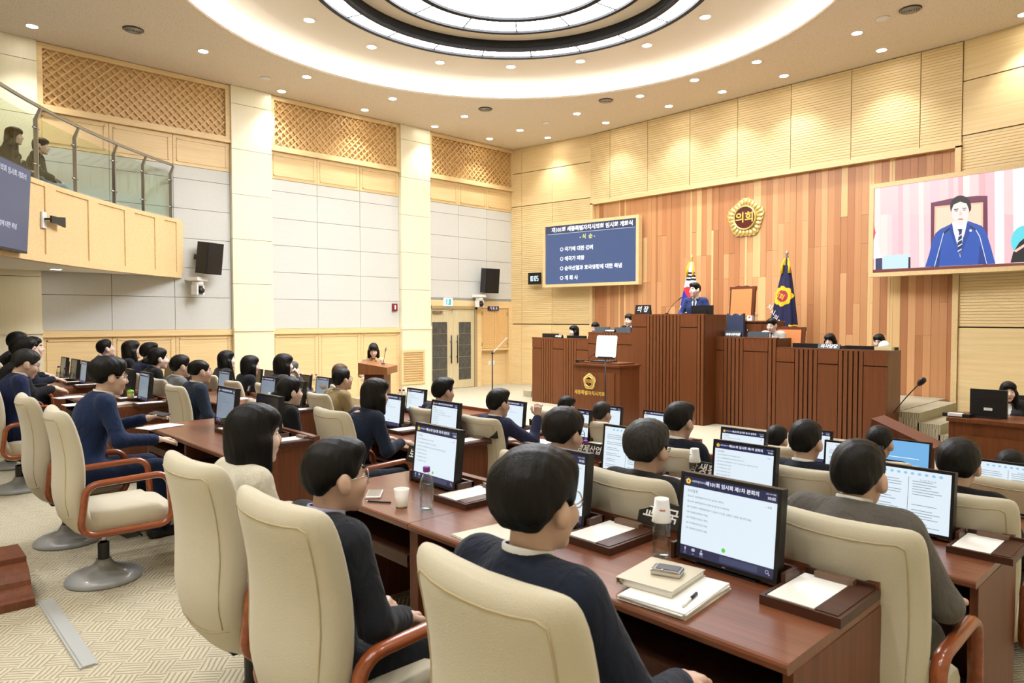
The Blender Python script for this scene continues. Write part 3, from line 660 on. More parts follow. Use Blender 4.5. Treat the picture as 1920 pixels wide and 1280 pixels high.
def hair_geo(style, res):
    k = ('r', style, res)
    if k in HEADS: return HEADS[k]
    man = style in ('short', 'thin', 'swept', 'full')
    face = ell_f((0, .13, -.042 if man or style == 'bun' else -.055), (.135 if man or style == 'bun' else .105, .1, .12))
    cut = [lambda X, Y, Z: -face(X, Y, Z)]
    cap0 = [ell((0, -.016, .044), (.085, .103, .096)), ell((.022, .04, .084), (.044, .034, .028)), ell((-.022, .036, .086), (.044, .036, .028))]
    noise = lambda X, Y, Z: .0016 * np.sin(X * 150 + 1.5 * np.sin(Z * 25)) * np.sin(Y * 140 + 1.3 + 1.5 * np.sin(Z * 22)) + .0012 * np.sin(X * 60 + Z * 30) * np.sin(Y * 50)
    if style in ('short', 'thin', 'swept', 'full'):
        pr = cap0 + [ell((0, -.07, -.02), (.07, .045, .07))]
        ear = [ell_f((s * .092, .008, -.022), (.03, .046, .052)) for s in (-1, 1)]
        cut += [lambda X, Y, Z, e=e: -e(X, Y, Z) for e in ear] + [lambda X, Y, Z: -.085 - Z - .25 * Y]
        if style == 'full': pr += [ell((0, -.03, .05), (.093, .108, .09)), ell((0, -.065, -.015), (.08, .05, .075)), ell((.0, .042, .09), (.06, .04, .032))]
        if style == 'swept': pr.append(ell((.02, .045, .1), (.056, .042, .028)))
        if style == 'thin': cut.append(lambda X, Y, Z: (np.sqrt((X / .1) ** 2 + ((Y + .02) / .112) ** 2 + ((Z - .03) / .092) ** 2) - 1) * .09)
    elif style == 'mop':
        pr = cap0 + [ell((0, -.055, -.015), (.086, .06, .085)), ell((0, .06, .075), (.07, .045, .035))]
        cut += [lambda X, Y, Z: -.085 - Z - .25 * Y]
    elif style == 'bob':
        pr = cap0 + [ell((0, -.035, -.04), (.1, .085, .125)), cap((.075, .01, -.02), (.07, .02, -.13), .03, .026), cap((-.075, .01, -.02), (-.07, .02, -.13), .03, .026), ell((0, .06, .07), (.07, .045, .04))]
        cut += [lambda X, Y, Z: -.15 - Z]
    elif style == 'long':
        pr = cap0 + [ell((0, -.04, -.05), (.098, .08, .13)), cap((0, -.075, -.05), (0, -.1, -.3), .075, .06, (1.2, .6, 1)), cap((.08, .0, -.02), (.085, .01, -.28), .028, .03), cap((-.08, .0, -.02), (-.085, .01, -.28), .028, .03), ell((0, .06, .07), (.07, .045, .04))]
    elif style == 'bun':
        pr = cap0 + [ell((0, -.06, -.01), (.082, .06, .08)), ell((0, -.145, -.03), (.045, .042, .045)), ell((0, .035, .08), (.066, .045, .032))]
        ear = [ell_f((s * .088, .012, -.03), (.03, .045, .055)) for s in (-1, 1)]
        cut += [lambda X, Y, Z, e=e: -e(X, Y, Z) for e in ear] + [lambda X, Y, Z: -.085 - Z - .25 * Y]
    F, lo = smin_field(pr, res, .012, cut); X, Y, Z = np.meshgrid(*[lo[i] + res * np.arange(F.shape[i]) for i in range(3)], indexing='ij'); F = F + noise(X, Y, Z) + (np.maximum(0, -.005 - Z) * .42 + np.maximum(0, .02 - Z) * .12 if man else 0); F[0] = F[-1] = .1; F[:, 0] = F[:, -1] = .1; F[:, :, 0] = F[:, :, -1] = .1
    HEADS[k] = nets(F, lo, res); return HEADS[k]
def hand_prims(wrist, fwd, up, side, curl=.4, spread=.35):
    """palm and five fingers; fwd: where the fingers point, up: back of the hand, side: +1 thumb on the +cross side"""
    w = Vector(wrist); f = Vector(fwd).normalized(); u = Vector(up); u = (u - f * u.dot(f)).normalized(); r = f.cross(u) * side
    pr = [cap(w - f * .05, w + f * .005, .027, .025), cap(w + f * .02 + r * .018, w + f * .075 + r * .024, .016, .014), cap(w + f * .02 - r * .014, w + f * .07 - r * .026, .016, .013), cap(w + f * .02, w + f * .078, .017, .014)]
    for i, (o, L) in enumerate(((.03, .068), (.01, .078), (-.01, .072), (-.029, .056))):
        b = w + f * (.082 - abs(i - 1) * .004) + r * o; d = (f + r * (o * spread * 6)).normalized(); c = curl
        for seg, fr in enumerate((.44, .32, .24)):
            e = b + (d * math.cos(c) - u * math.sin(c)) * L * fr; pr.append(cap(b, e, .0088 - .0006 * seg, .0082 - .0006 * seg)); b = e; c += curl * .9
    b = w + f * .02 + r * .026; d = (f * .6 + r * .75 - u * .2).normalized()
    for fr in (.036, .03, .024):
        e = b + d * fr; pr.append(cap(b, e, .0115, .0095)); b = e; d = (d + f * .5 - r * .25 - u * curl * .4).normalized()
    return pr
POSES = {}
def pose(kind, lean, female):
    """joints of a person facing +Y, origin on the floor under the hips; returns joints"""
    J = {}; w = .9 if female else 1.0
    if kind == 'stand':
        J['hip'] = (0, 0, .92); J['chest'] = (0, .0 + lean * .5, 1.24); J['neck'] = (0, .0 + lean * .8, 1.46); J['head'] = (0, .035 + lean, 1.605)
        for s in (-1, 1):
            J['sh', s] = (s * .18 * w, -.01 + lean * .7, 1.41); J['el', s] = (s * .27 * w, .06 + lean * .6, 1.14); J['wr', s] = (s * .2 * w, .27 + lean * .5, 1.1)
            J['hj', s] = (s * .095, 0, .9); J['kn', s] = (s * .105, .02, .5); J['an', s] = (s * .11, -.02, .09)
    else:
        J['hip'] = (0, -.02, .55); J['chest'] = (0, -.04 + lean * .5, .86); J['neck'] = (0, -.03 + lean * .85, 1.06); J['head'] = (0, .01 + lean, 1.18)
        for s in (-1, 1):
            J['sh', s] = (s * .185 * w, -.03 + lean * .8, 1.02); J['el', s] = (s * .27 * w, .06 + lean * .6, .76); J['wr', s] = (s * .15 * w, .3 + lean * .5, .79)
            J['hj', s] = (s * .095, -.02, .52); J['kn', s] = (s * .13, .4, .5); J['an', s] = (s * .13, .38, .09)
            if kind == 'lap': J['el', s] = (s * .255 * w, .03 + lean * .5, .74); J['wr', s] = (s * .12 * w, .25, .66)
            if kind == 'chin' and s == 1: J['el', s] = (.2, .22 + lean, .82); J['wr', s] = (.06, .17 + lean, 1.02)
            if kind == 'raise' and s == 1: J['el', s] = (.27, .27, .84); J['wr', s] = (.2, .4, 1.06)
            if kind == 'hold' and s == 1: J['el', s] = (.26, .05 + lean * .6, .76); J['wr', s] = (.2, .32 + lean * .5, .73)
            if kind == 'hold' and s == -1: J['el', s] = (-.25, .08 + lean * .6, .78); J['wr', s] = (-.1, .34 + lean * .5, .85)
            if kind == 'rest' and s == 1: J['el', s] = (.28, .08 + lean * .6, .75); J['wr', s] = (.2, .37 + lean * .5, .68)
    return J
def body_prims(J, female, g=0.0, arms=True, legs=True, torso=True, shoulder=1.0):
    """g: how much the cloth stands off the body"""
    w = .9 if female else 1.0; n = lambda k: np.array(J[k], float); pr = []
    h, c, nk = n('hip'), n('chest'), n('neck')
    if torso:
        pr += [ell(h + (0, 0, 0), (.16 * (1.02 if female else 1) + g, .12 + g, .12 + g)), cap(h + (0, 0, .05), c, .115 * w + g, .125 * w + g, (1.15, .85, 1)),
               ell(c + (0, -.005, .03), (.165 * w + g, .105 + g, .17)), cap(n(('sh', -1)) * (.86, 1, 1) + (0, 0, -.004), n(('sh', 1)) * (.86, 1, 1) + (0, 0, -.004), .047 + g),
               cap(nk + (0, -.028, -.075), nk + (0, -.024, -.03), .08 + g * .3, .058 + g * .2)]
        if female: pr += [ell(c + (s * .075, .085, .03), (.065 + g, .05 + g, .06)) for s in (-1, 1)]
    if arms:
        for s in (-1, 1):
            e, r = n(('el', s)), n(('wr', s)); q = r + (e - r) * (.12 if g > .0 else 0)
            pr += [cap(n(('sh', s)) + (0, 0, -.022), e, .05 * w + g * .75, .041 * w + g * .8), cap(e, q, .04 * w + g * .8, (.034 if g <= 0 else .034) * w + g * .7)]
    if legs:
        for s in (-1, 1):
            pr += [cap(n(('hj', s)), n(('kn', s)), .085 + g, .06 + g), cap(n(('kn', s)), n(('an', s)), .056 + g, .04 + g * 1.3)]
    return pr
SKINS = {'a': (224, 192, 174), 'b': (206, 172, 154), 'c': (234, 208, 194)}
PCACHE = {}
GLASSES = {}
def glasses_mesh(col):
    if col not in GLASSES:
        mb = MB()
        for s in (-1, 1):
            ring = [(s * .033 + .026 * math.cos(a), .097 - .008 * abs(math.cos(a)), .004 + .021 * math.sin(a)) for a in [2 * PI * i / 14 for i in range(14)]]
            mb.tube(ring, .0018, 5, closed=True); mb.tube([(s * .059, .09, .008), (s * .079, .055, .01), (s * .084, .0, .006), (s * .08, -.02, -.012)], .0018, 5)
        mb.tube([(-.009, .098, .008), (.009, .098, .008)], .0018, 5); GLASSES[col] = mb.mesh('glasses')
        GLASSES[col].materials.append(M_BLACK if col == 'black' else M_CHROME)
    return GLASSES[col]
def person(label, loc, rz=0.0, kind='desk', lean=.06, female=False, ztop=None, style='short', hair=(26, 23, 22), suit=(30, 34, 48), shirt=(240, 240, 240), tie=None, trousers=None,
           skin='a', hyaw=0.0, hpitch=0.0, glasses=None, res=1.0, collar=True, group=None, front=False, pattern=0, hunch=0.0):
    """res: 1 for people near the camera, larger for those far away"""
    std = (1.745 if kind == 'stand' else 1.32) - hunch
    sc = 1.0 if ztop is None else max(.86, min(1.12, (ztop - loc[2]) / std))
    J = pose(kind, lean, female); J['head'] = (J['head'][0], J['head'][1] + hunch * .6, J['head'][2] - hunch); key = (kind, lean, female, res, front); hr = .0062 * (res if res < 2.2 else 2.2) ** .6
    if key not in PCACHE:
        bp = grow(body_prims(J, female, -.009), .017 * res ** .5, .02)
        jk = grow(body_prims(J, female, .016, legs=False), (.008 if front else .012) * res ** .6, .014)
        tr = grow(body_prims(J, female, .014, arms=False, torso=False) + [ell(np.array(J['hip']), (.178, .136, .125))], .016 * res ** .5, .016)
        hands = []
        for s in (-1, 1):
            e, r = Vector(J['el', s]), Vector(J['wr', s]); d = (r - e).normalized(); f = d; up = Vector((0, 0, 1)); curl = .38
            if kind in ('desk', 'rest', 'stand'): f = Vector((d.x * .5, d.y, d.z * .2 - .12))
            if kind == 'raise' and s == 1: f = Vector((-.1, .1, 1)); up = Vector((.5, -1, 0)); curl = .55
            if kind == 'chin' and s == 1: f = Vector((-.35, -.1, .9)); up = Vector((.2, 1, .1)); curl = .9
            if kind == 'lap': f = Vector((d.x, d.y, -.25)); curl = .5
            hands.append(grow(hand_prims(r, f, up, s if not (kind in ('raise', 'chin') and s == 1) else -1, curl), .0048 * res ** .4, .004))
        sh = [grow([cap(np.array(J['an', s]) + (0, -.02, -.045), np.array(J['an', s]) + (0, .15, -.055), .042, .035), cap(np.array(J['an', s]) + (0, 0, .03), np.array(J['an', s]) + (0, 0, -.03), .05, .045)], .015 * res ** .4, .012) for s in (-1, 1)]
        PCACHE[key] = (bp, jk, tr, hands, sh)
    bp, jk, tr, hands, sh = PCACHE[key]
    H = T(*J['head']) @ RZ(hyaw) @ RX(hpitch) @ SC(1.05, 1.05, 1.05); hp, hq, hm = head_geo(hr, female)
    sk = plain('skin_' + skin, SKINS[skin], .5, spec=.35); lip = plain('lips', (186, 104, 96), .45); brow = plain('brow', (40, 32, 30), .8)
    me = npmesh('person', [(bp[0], bp[1], 0), (xf(hp, H), hq, hm)] + [(h[0], h[1], 0) for h in hands], [sk, lip, brow])
    o = obj('person', me); tag(o, label, 'person', group); o.matrix_world = T(*loc) @ RZ(rz) @ SC(sc, sc, sc)
    # hair
    gp, gq = hair_geo(style, hr * 1.1)
    hm_ = npmesh('hair', [(gp, gq, 0)], [hairmat('hair_%d_%d_%d' % hair, hair)]); ho = obj('hair', hm_, None, o, H)
    # jacket with shirt front and tie
    jm = cloth('cloth_%d_%d_%d' % suit, suit, pattern)
    P, Q = jk; c = P[Q].mean(1); mi = np.zeros(len(Q), int); nz = J['neck'][2]; cy = J['chest'][1]
    if front:
        dz = (nz - .0) - c[:, 2]; inV = (c[:, 1] > cy + .02) & (dz > -.05) & (abs(c[:, 0]) < .062 * (1 - dz / .3)) & (dz < .3); mi[inV] = 1
        if tie: mi[inV & (abs(c[:, 0]) < .02) & (dz > .02)] = 2
    mats = [jm, plain('shirt_%d_%d_%d' % shirt, shirt, .8)] + ([plain('tie_%d_%d_%d' % tie, tie, .6)] if tie else [])
    obj('jacket', npmesh('jacket', [(P, Q, mi)], mats), None, o)
    hx = Vector(J['head']); nb = Vector((0, hx.y - .04, J['neck'][2]))
    def band(name, mat, rt, rb, zt, zb, tilt, gap, dyb=0.0):
        n = 22; vs = []; fs = []
        for i in range(n + 1):
            a = PI / 2 + gap + (2 * PI - 2 * gap) * i / n; cx, sy = math.cos(a), math.sin(a); up = -tilt * sy
            for r, z, d in ((rt - .003, zt, 0), (rt + .002, zt + .003, 0), (rt + .005, zt - .002, 0), (rb + .004, zb, dyb), (rb - .006, zb, dyb)): vs.append((r * cx, nb.y + d + r * sy * 1.06, nb.z + z + up))
        for i in range(n):
            for t in range(4): fs.append((i * 5 + t, i * 5 + t + 1, i * 5 + 6 + t, i * 5 + 5 + t))
        MB().add(vs, fs, 0, True).build(name, mat, o)
    if collar:
        band('shirt_collar', plain('shirt_%d_%d_%d' % shirt, shirt, .8), .0575, .059, .024, -.03, .016, .3 if not front else .5)
    band('jacket_collar', jm, .064, .088, .0, -.05, .022, .5, -.012)
    tm = trousers or tuple(int(x * .8) for x in suit)
    obj('trousers', npmesh('trousers', [(tr[0], tr[1], 0)], [cloth('cloth_%d_%d_%d' % tm, tm)]), None, o)
    for q in sh: obj('shoe', npmesh('shoe', [(q[0], q[1], 0)], [M_BLACK]), None, o)
    for s in (-1, 1):
        ek = ('eye', s)
        if ek not in GLASSES:
            mb = MB(); mb.lathe([(.0001, -.0105), (.006, -.009), (.0105, 0), (.006, .009), (.0001, .0105)], 10, (0, 0, 0), 0); mb.lathe([(.0001, .0), (.0062, .0), (.0055, .0028), (.0001, .0035)], 10, (0, 0, 0), 1)
            mb.v = mb.v[:50] + [(x, z + .0085, -y) for (x, y, z) in mb.v[50:]]
            GLASSES[ek] = mb.mesh('eye'); GLASSES[ek].materials.append(M_WHITEP); GLASSES[ek].materials.append(M_BLACK)
        obj('eye', GLASSES[ek], None, o, H @ T(s * .031, .0805, .006) @ SC(1.15, .8, .48))
    if glasses: obj('glasses', glasses_mesh(glasses), None, o, H)
    return o
# ================================================================== swivel chairs
DH = .70                                              # desk height above its tier
def sup(a, e): return math.copysign(abs(a) ** e, a)
def chair_back():
    mb = MB(); n = 28; vs = []; fs = []; rows = []
    spine = [(.02, .345), (-.08, .345), (-.165, .385), (-.215, .47), (-.235, .58), (-.232, .70), (-.238, .82), (-.258, .93), (-.283, 1.02), (-.3, 1.07)]
    def at(t):
        f = t * (len(spine) - 1); i = min(int(f), len(spine) - 2); u = f - i
        p = [Vector(spine[max(0, min(len(spine) - 1, i + k))]) for k in (-1, 0, 1, 2)]
        return .5 * ((2 * p[1]) + (p[2] - p[0]) * u + (2 * p[0] - 5 * p[1] + 4 * p[2] - p[3]) * u * u + (3 * p[1] - p[0] - 3 * p[2] + p[3]) * u ** 3)
    ts = [0, .05, .1, .16, .22, .28, .34, .4, .46, .52, .58, .64, .7, .76, .82, .86, .9, .93, .955, .975, .99, 1.0]
    def sect(t):
        c = at(t); d = (at(min(1, t + .01)) - at(max(0, t - .01))).normalized(); nr = Vector((d.y, -d.x))      # nr points to the front
        W = .225 + .03 * min(1, max(0, (t - .2) / .35)); th = .052 + .012 * math.sin(min(1, t) * PI * 1.2)
        if t < .1: th = .03 + .3 * t * .8; W *= .9 + t
        if t > .8: k = (t - .8) / .2; W = W * (.70 + .30 * (1 - k ** 2.6) ** (1 / 2.6)) if k < 1 else W * .70; th *= (1 - k ** 4 * .75)
        return c, nr, W, th
    def rear(t, f):
        c, nr, W, th = sect(t); cs = abs(f) ** (1 / .55); q = -th * max(0, 1 - cs * cs) ** .375 + .035 * (f * W / .25) ** 2; return (f * W, c.x + nr.x * q, c.y + nr.y * q)
    for t in ts:
        c, nr, W, th = sect(t)
        for i in range(n):
            a = 2 * PI * i / n; x = W * sup(math.cos(a), .55); q = th * sup(math.sin(a), .75) + .035 * (x / .25) ** 2
            vs.append((x, c.x + nr.x * q, c.y + nr.y * q))
    k = len(ts)
    for r in range(k - 1):
        for i in range(n): j = (i + 1) % n; fs.append((r * n + i, r * n + j, r * n + n + j, r * n + n + i))
    fs.append(tuple(reversed(range(n)))); fs.append(tuple((k - 1) * n + i for i in range(n)))
    mb.add(vs, fs, 0, True)
    # piping that runs round the rear face, and the seam across the small of the back
    side = [.34, .42, .5, .58, .66, .74, .8, .85, .89]
    pip = [rear(t, -.82) for t in side] + [rear(.915, f) for f in (-.74, -.5, -.25, 0, .25, .5, .74)] + [rear(t, .82) for t in side[::-1]]
    seam = [rear(.33 - .012 * (1 - (f / .9) ** 2), f) for f in (-.9, -.7, -.5, -.25, 0, .25, .5, .7, .9)]
    return mb.mesh('backrest'), MB().tube(pip, .003, 5).tube(seam, .0028, 5).mesh('piping')
def chair_seat():
    mb = MB(); n = 32; vs = []; fs = []; lv = [(.33, .86), (.345, .95), (.375, 1.0), (.43, 1.0), (.462, .97), (.478, .9), (.484, .75), (.486, .4)]
    for z, s in lv:
        for i in range(n): a = 2 * PI * i / n; vs.append((.245 * s * sup(math.cos(a), .45), .07 + .25 * s * sup(math.sin(a), .45), z - (.02 if math.sin(a) > .5 and z > .45 else 0)))
    for r in range(len(lv) - 1):
        for i in range(n): j = (i + 1) % n; fs.append((r * n + i, r * n + j, r * n + n + j, r * n + n + i))
    fs.append(tuple(reversed(range(n)))); fs.append(tuple((len(lv) - 1) * n + i for i in range(n)))
    return mb.add(vs, fs, 0, True).mesh('seat')
def chair_arm(s):
    pts = []
    for cy, cz, a0 in ((-.13, .44, PI), (-.13, .60, PI / 2 * 1), (.2, .615, 0), (.2, .44, -PI / 2)):
        pass
    cor = [((-.12, .43), PI, 1.5 * PI), ((.21, .43), 1.5 * PI, 2 * PI), ((.2, .585), 0, .5 * PI), ((-.1, .575), .5 * PI, PI)]
    for (cy, cz), a0, a1 in cor:
        for i in range(6): a = a0 + (a1 - a0) * i / 5; pts.append((s * .272, cy + .075 * math.cos(a), cz + .075 * math.sin(a)))
    return MB().tube(pts, .02, 10, closed=True, sx=1.35, up=(1, 0, 0)).mesh('armrest')
CH = {}
bk, pp = chair_back(); CH['backrest'] = (bk, M_FABRIC); CH['piping'] = (pp, plain('piping_fabric', (184, 168, 134), .9)); CH['seat'] = (chair_seat(), M_FABRIC)
CH['arm-1'] = (chair_arm(-1), M_ARM); CH['arm1'] = (chair_arm(1), M_ARM)
CH['pedestal'] = (MB().lathe([(.001, .0), (.205, .0), (.212, .012), (.205, .032), (.17, .052), (.11, .068), (.065, .09), (.045, .115), (.04, .13), (.001, .13)], 28, (0, -.04, 0)).mesh('pedestal'), M_GREYB)
CH['sleeve'] = (MB().lathe([(.001, .12), (.032, .12), (.032, .23), (.001, .23)], 14, (0, -.04, 0), smooth=False).mesh('sleeve'), M_BLACK)
CH['gas_lift'] = (MB().lathe([(.001, .22), (.02, .22), (.02, .31), (.001, .31)], 12, (0, -.04, 0)).mesh('gas_lift'), M_CHROME)
mch = MB(); mch.prism([(-.14, -.0), (-.12, -.035), (.05, -.045), (.1, -.08), (.16, -.08), (.2, -.03), (.2, .02), (-.12, .03)], -.045, .045, M=T(0, -.02, .318) @ RZ(PI / 2) @ RX(PI / 2)); mch.b2(-.16, .16, -.1, .2, .335, .35); mch.tube([(.04, .1, .31), (.26, .12, .3)], .006, 6)
CH['tilt_mechanism'] = (mch.mesh('tilt_mechanism'), M_BLACK)
for k, (me, mt) in CH.items(): me.materials.append(mt)
def chair(label, x, y, z, rz=0, group='beige swivel chairs at the desks'):
    t = thing('swivel_chair', label, 'chair', (x, y, z), rz, group)
    for k in CH:
        if k == 'piping': continue
        o = obj('armrest' if k.startswith('arm') else k, CH[k][0], None, t)
        if k == 'backrest': obj('piping', CH['piping'][0], None, o)
    return t
# ================================================================== desks
def desk(label, x0, x1, row, n, group='brown desks in rows'):
    """x0 > x1 not required; n stations; near edge at DY[row]"""
    a, b = min(x0, x1), max(x0, x1); y0 = DY[row]; z = FLOOR[row]; zt = z + DH; t = thing('session_desk', label, 'desk', ((a + b) / 2, y0, z), 0, group)
    MI = T(-(a + b) / 2, -y0, -z)
    m = MB(); W = b - a; vs = []
    prof = [(0.0, -.012), (.004, -.004), (.012, 0), (.70, 0), (.70, -.034), (.012, -.034), (.003, -.028)]
    vs = [(xx, y0 + p, zt + q) for xx in (a + .002, b - .002) for p, q in prof]; k = len(prof)
    fs = [tuple(reversed(range(k))) if False else tuple(range(k)), tuple(reversed(range(k, 2 * k)))] + [(i, k + i, k + (i + 1) % k, (i + 1) % k) for i in range(k)]
    m.add(vs, fs); m.build('desktop', M_DESK, t, MI)
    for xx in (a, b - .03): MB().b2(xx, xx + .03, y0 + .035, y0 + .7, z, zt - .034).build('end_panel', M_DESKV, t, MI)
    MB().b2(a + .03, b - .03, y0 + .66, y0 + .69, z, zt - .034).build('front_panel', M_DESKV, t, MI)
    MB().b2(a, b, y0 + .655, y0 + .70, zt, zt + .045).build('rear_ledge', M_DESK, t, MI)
    for i in range(n):
        xa = a + W * i / n; xb = a + W * (i + 1) / n
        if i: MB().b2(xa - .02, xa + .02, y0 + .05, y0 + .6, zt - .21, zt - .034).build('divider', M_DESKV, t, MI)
        dr = MB().b2(xa + .045, xb - .045, y0 + .03, y0 + .5, zt - .19, zt - .172).b2(xa + .045, xb - .045, y0 + .03, y0 + .045, zt - .215, zt - .16).build('keyboard_drawer', M_DESKD, t, MI)
        for xr in (xa + .04, xb - .04): MB().b2(xr - .006, xr + .006, y0 + .04, y0 + .5, zt - .2, zt - .17).build('slide_rail', M_STEEL, dr)
    return t
# ================================================================== monitors
E_SCR = emit('screen_pale', (226, 240, 250), .86); E_HEAD = emit('screen_navy', (32, 42, 96), .5); E_FOOT = emit('screen_footer', (50, 52, 98), .5); E_DARK = emit('screen_ink', (70, 84, 96), .35); E_GREEN = emit('screen_green', (96, 214, 70), .8)
E_BLUE = emit('screen_blue', (120, 186, 238), .8); E_ICON = emit('screen_icon', (150, 208, 240), .8); E_YEL = emit('screen_yellow', (246, 206, 60), .9); E_GREY = emit('screen_grey', (110, 118, 130), .5); E_SLATE = emit('screen_slate', (78, 88, 128), .5)
E_VIEW_DIM = emit('screen_dim', (150, 166, 182), .62)  # same screens as the pale ones, oblique-view dimming put into the emission colour
MW, MH = .395, .315
def quad(mb, x0, x1, z0, z1, mi, y): mb.add([(x0, y, z0), (x1, y, z0), (x1, y, z1), (x0, y, z1)], [(0, 1, 2, 3)], mi)
def add_text(mb, body, size, x, z, mi, y, align='LEFT', **kw):
    me = text_mesh(body, size, align=align, **kw); mb.add([(v.co.x + x, y, v.co.y + z) for v in me.vertices], [tuple(p.vertices) for p in me.polygons], mi)
SCRN = {}
def screen(kind):
    """(screen mesh, lettering mesh) seen from -Y, origin at the centre"""
    if kind in SCRN: return SCRN[kind]
    w, h = MW / 2 - .014, MH / 2 - .014; y = -.0175; s = MB(); tx = MB()
    if kind in ('agenda', 'agenda_dim'):
        quad(s, -w, w, -h, h, 0, y); quad(s, -w, w, h - .036, h, 1, y - .0004); quad(s, -w, w, -h, -h + .034, 2, y - .0004)
        pts = [(-w + .018 + .0115 * math.sin(2 * PI * i / 5), h - .018 + .0115 * math.cos(2 * PI * i / 5)) for i in range(5)]
        s.add([(p[0], y - .0006, p[1]) for p in pts], [(4, 3, 2, 1, 0)], 3)
        c = [(-w + .018 + .004 * math.sin(2 * PI * i / 8), h - .018 + .004 * math.cos(2 * PI * i / 8)) for i in range(8)]; s.add([(p[0], y - .0008, p[1]) for p in c], [tuple(reversed(range(8)))], 4)
        c = [(-.006 + .008 * math.sin(2 * PI * i / 14), -h + .05 + .008 * math.cos(2 * PI * i / 14)) for i in range(14)]; s.add([(p[0], y - .0006, p[1]) for p in c], [tuple(reversed(range(14)))], 5)
        pill = [(-.02 + .09 * 0, 0)]; quad(s, -.02, .125, -h + .006, -h + .028, 6, y - .0006)
        Y = y - .001
        add_text(tx, '세종특별자치시의회', .0088, -w + .033, h - .0165, 0, Y); add_text(tx, '제101회 임시회 제1차 본회의', .0175, .012, h - .0165, 0, Y, 'CENTER', offset=.0004)
        add_text(tx, '10:05', .014, w - .022, h - .023, 0, Y, 'CENTER', offset=.0002); add_text(tx, '2025-10-13(월)', .006, w - .024, h - .0085, 0, Y, 'CENTER')
        add_text(tx, '의사일정', .0125, -w + .016, h - .053, 1, Y)
        for i, ln in enumerate(('제101회 세종특별자치시의회 임시회 개회식', '제101회 세종특별자치시의회 임시회 보고사항(1차)', '5분 자유발언 신청현황(최원석, 김효숙, 안신일, 김영현, 이현정, 홍나영 의원)', '5분 자유발언(최원석 의원)', '5분 자유발언(김효숙 의원)', '5분 자유발언(안신일 의원)', '5분 자유발언(김영현 의원)')):
            add_text(tx, ln, .0083, -w + .018, h - .072 - .0195 * i, 1, Y)
        add_text(tx, '+ 목록', .008, w - .03, h - .055, 1, Y, 'CENTER')
        for i, gx in enumerate((-w + .022, -w + .056, -w + .09)):
            z = -h + .02
            if i == 0:
                tx.add([(gx + r * math.cos(a), Y, z + .003 + q * math.sin(a)) for r, q in ((.0035, .006),) for a in [2 * PI * k / 10 for k in range(10)]], [tuple(range(10))], 2); quad(tx, gx - .001, gx + .001, z - .009, z - .003, 2, Y)
            elif i == 1:
                tx.add([(gx + .008 * math.cos(a), Y, z + .002 + .006 * math.sin(a)) for a in [2 * PI * k / 12 for k in range(12)]], [tuple(range(12))], 2)
            else:
                tx.add([(gx + .0035 * math.cos(a), Y, z + .006 + .0035 * math.sin(a)) for a in [2 * PI * k / 10 for k in range(10)]], [tuple(range(10))], 2); quad(tx, gx - .006, gx + .006, z - .008, z + .001, 2, Y)
            add_text(tx, ('발언', '채팅', '로그인')[i], .0055, gx, -h + .0065, 2, Y, 'CENTER')
        cx, cz = w - .024, -h + .019; ring = [(cx + .0065 * math.cos(a), cz + .0065 * math.sin(a)) for a in [2 * PI * k / 14 for k in range(14)]]
        for k in range(14):
            p, q = ring[k], ring[(k + 1) % 14]; e = .74; tx.add([(p[0], Y, p[1]), (q[0], Y, q[1]), (cx + (q[0] - cx) * e, Y, cz + (q[1] - cz) * e), (cx + (p[0] - cx) * e, Y, cz + (p[1] - cz) * e)], [(0, 1, 2, 3)], 2)
        tx.add([(cx + .004, Y, cz - .006), (cx + .006, Y, cz - .004), (cx + .0115, Y, cz - .0095), (cx + .0095, Y, cz - .0115)], [(0, 1, 2, 3)], 2)
        mats = [E_SCR if kind == 'agenda' else E_VIEW_DIM, E_HEAD, E_FOOT, E_YEL, M_RED, E_GREEN, E_SLATE]; tm = [E_WTXT, E_DARK, E_GREY2]
    elif kind == 'document':
        quad(s, -w, w, -h, h, 0, y); Y = y - .001
        for i in range(9): gx = -w + .075 + i * .031; s.add([(gx + .0085 * math.cos(a), y - .0005, h - .018 + .0065 * math.sin(a)) for a in [2 * PI * k / 12 for k in range(12)]], [tuple(range(12))], 1)
        quad(s, -.001, .001, -h, h - .035, 2, y - .0005); quad(tx, -w + .008, -w + .014, h - .02, h - .013, 1, Y)
        rr = random.Random(5)
        for pg in (-1, 1):
            x0 = -w + .022 if pg < 0 else .018
            for i in range(18):
                z = h - .055 - .0125 * i
                if rr.random() < .18: continue
                quad(tx, x0, x0 + rr.uniform(.07, .135), z, z + .0028, 0, Y)
        add_text(tx, '임시회 회의서류', .011, .085, h - .046, 0, Y, 'CENTER')
        mats = [E_SCR, E_ICON, E_GREY]; tm = [E_LINE, E_YEL]
    elif kind == 'desktop':
        quad(s, -w, w, -h, h, 0, y); quad(s, -w, w * .6, -h, -h + .09, 1, y - .0004); quad(tx, -w + .03, w * .6, .0, .006, 0, y - .001); mats = [E_BLUE, E_SCR]; tm = [E_WTXT]
    else:
        quad(s, -w, w, -h, h, 0, y); quad(s, -w + .02, w - .02, -h + .02, -h + .05, 0, y - .0003); mats = [plain('screen_off', (38, 40, 44), .12, spec=.6)]; tm = []
    sm = s.mesh('screen'); [sm.materials.append(m) for m in mats]; tm_ = None
    if tm: tm_ = tx.mesh('screen_text'); [tm_.materials.append(m) for m in tm]
    SCRN[kind] = (sm, tm_); return SCRN[kind]
E_GREY2 = emit('screen_icon_line', (206, 208, 226), .7); E_LINE = emit('screen_line', (150, 168, 182), .55)
mb = MB(); w, h, b = MW / 2, MH / 2, .014
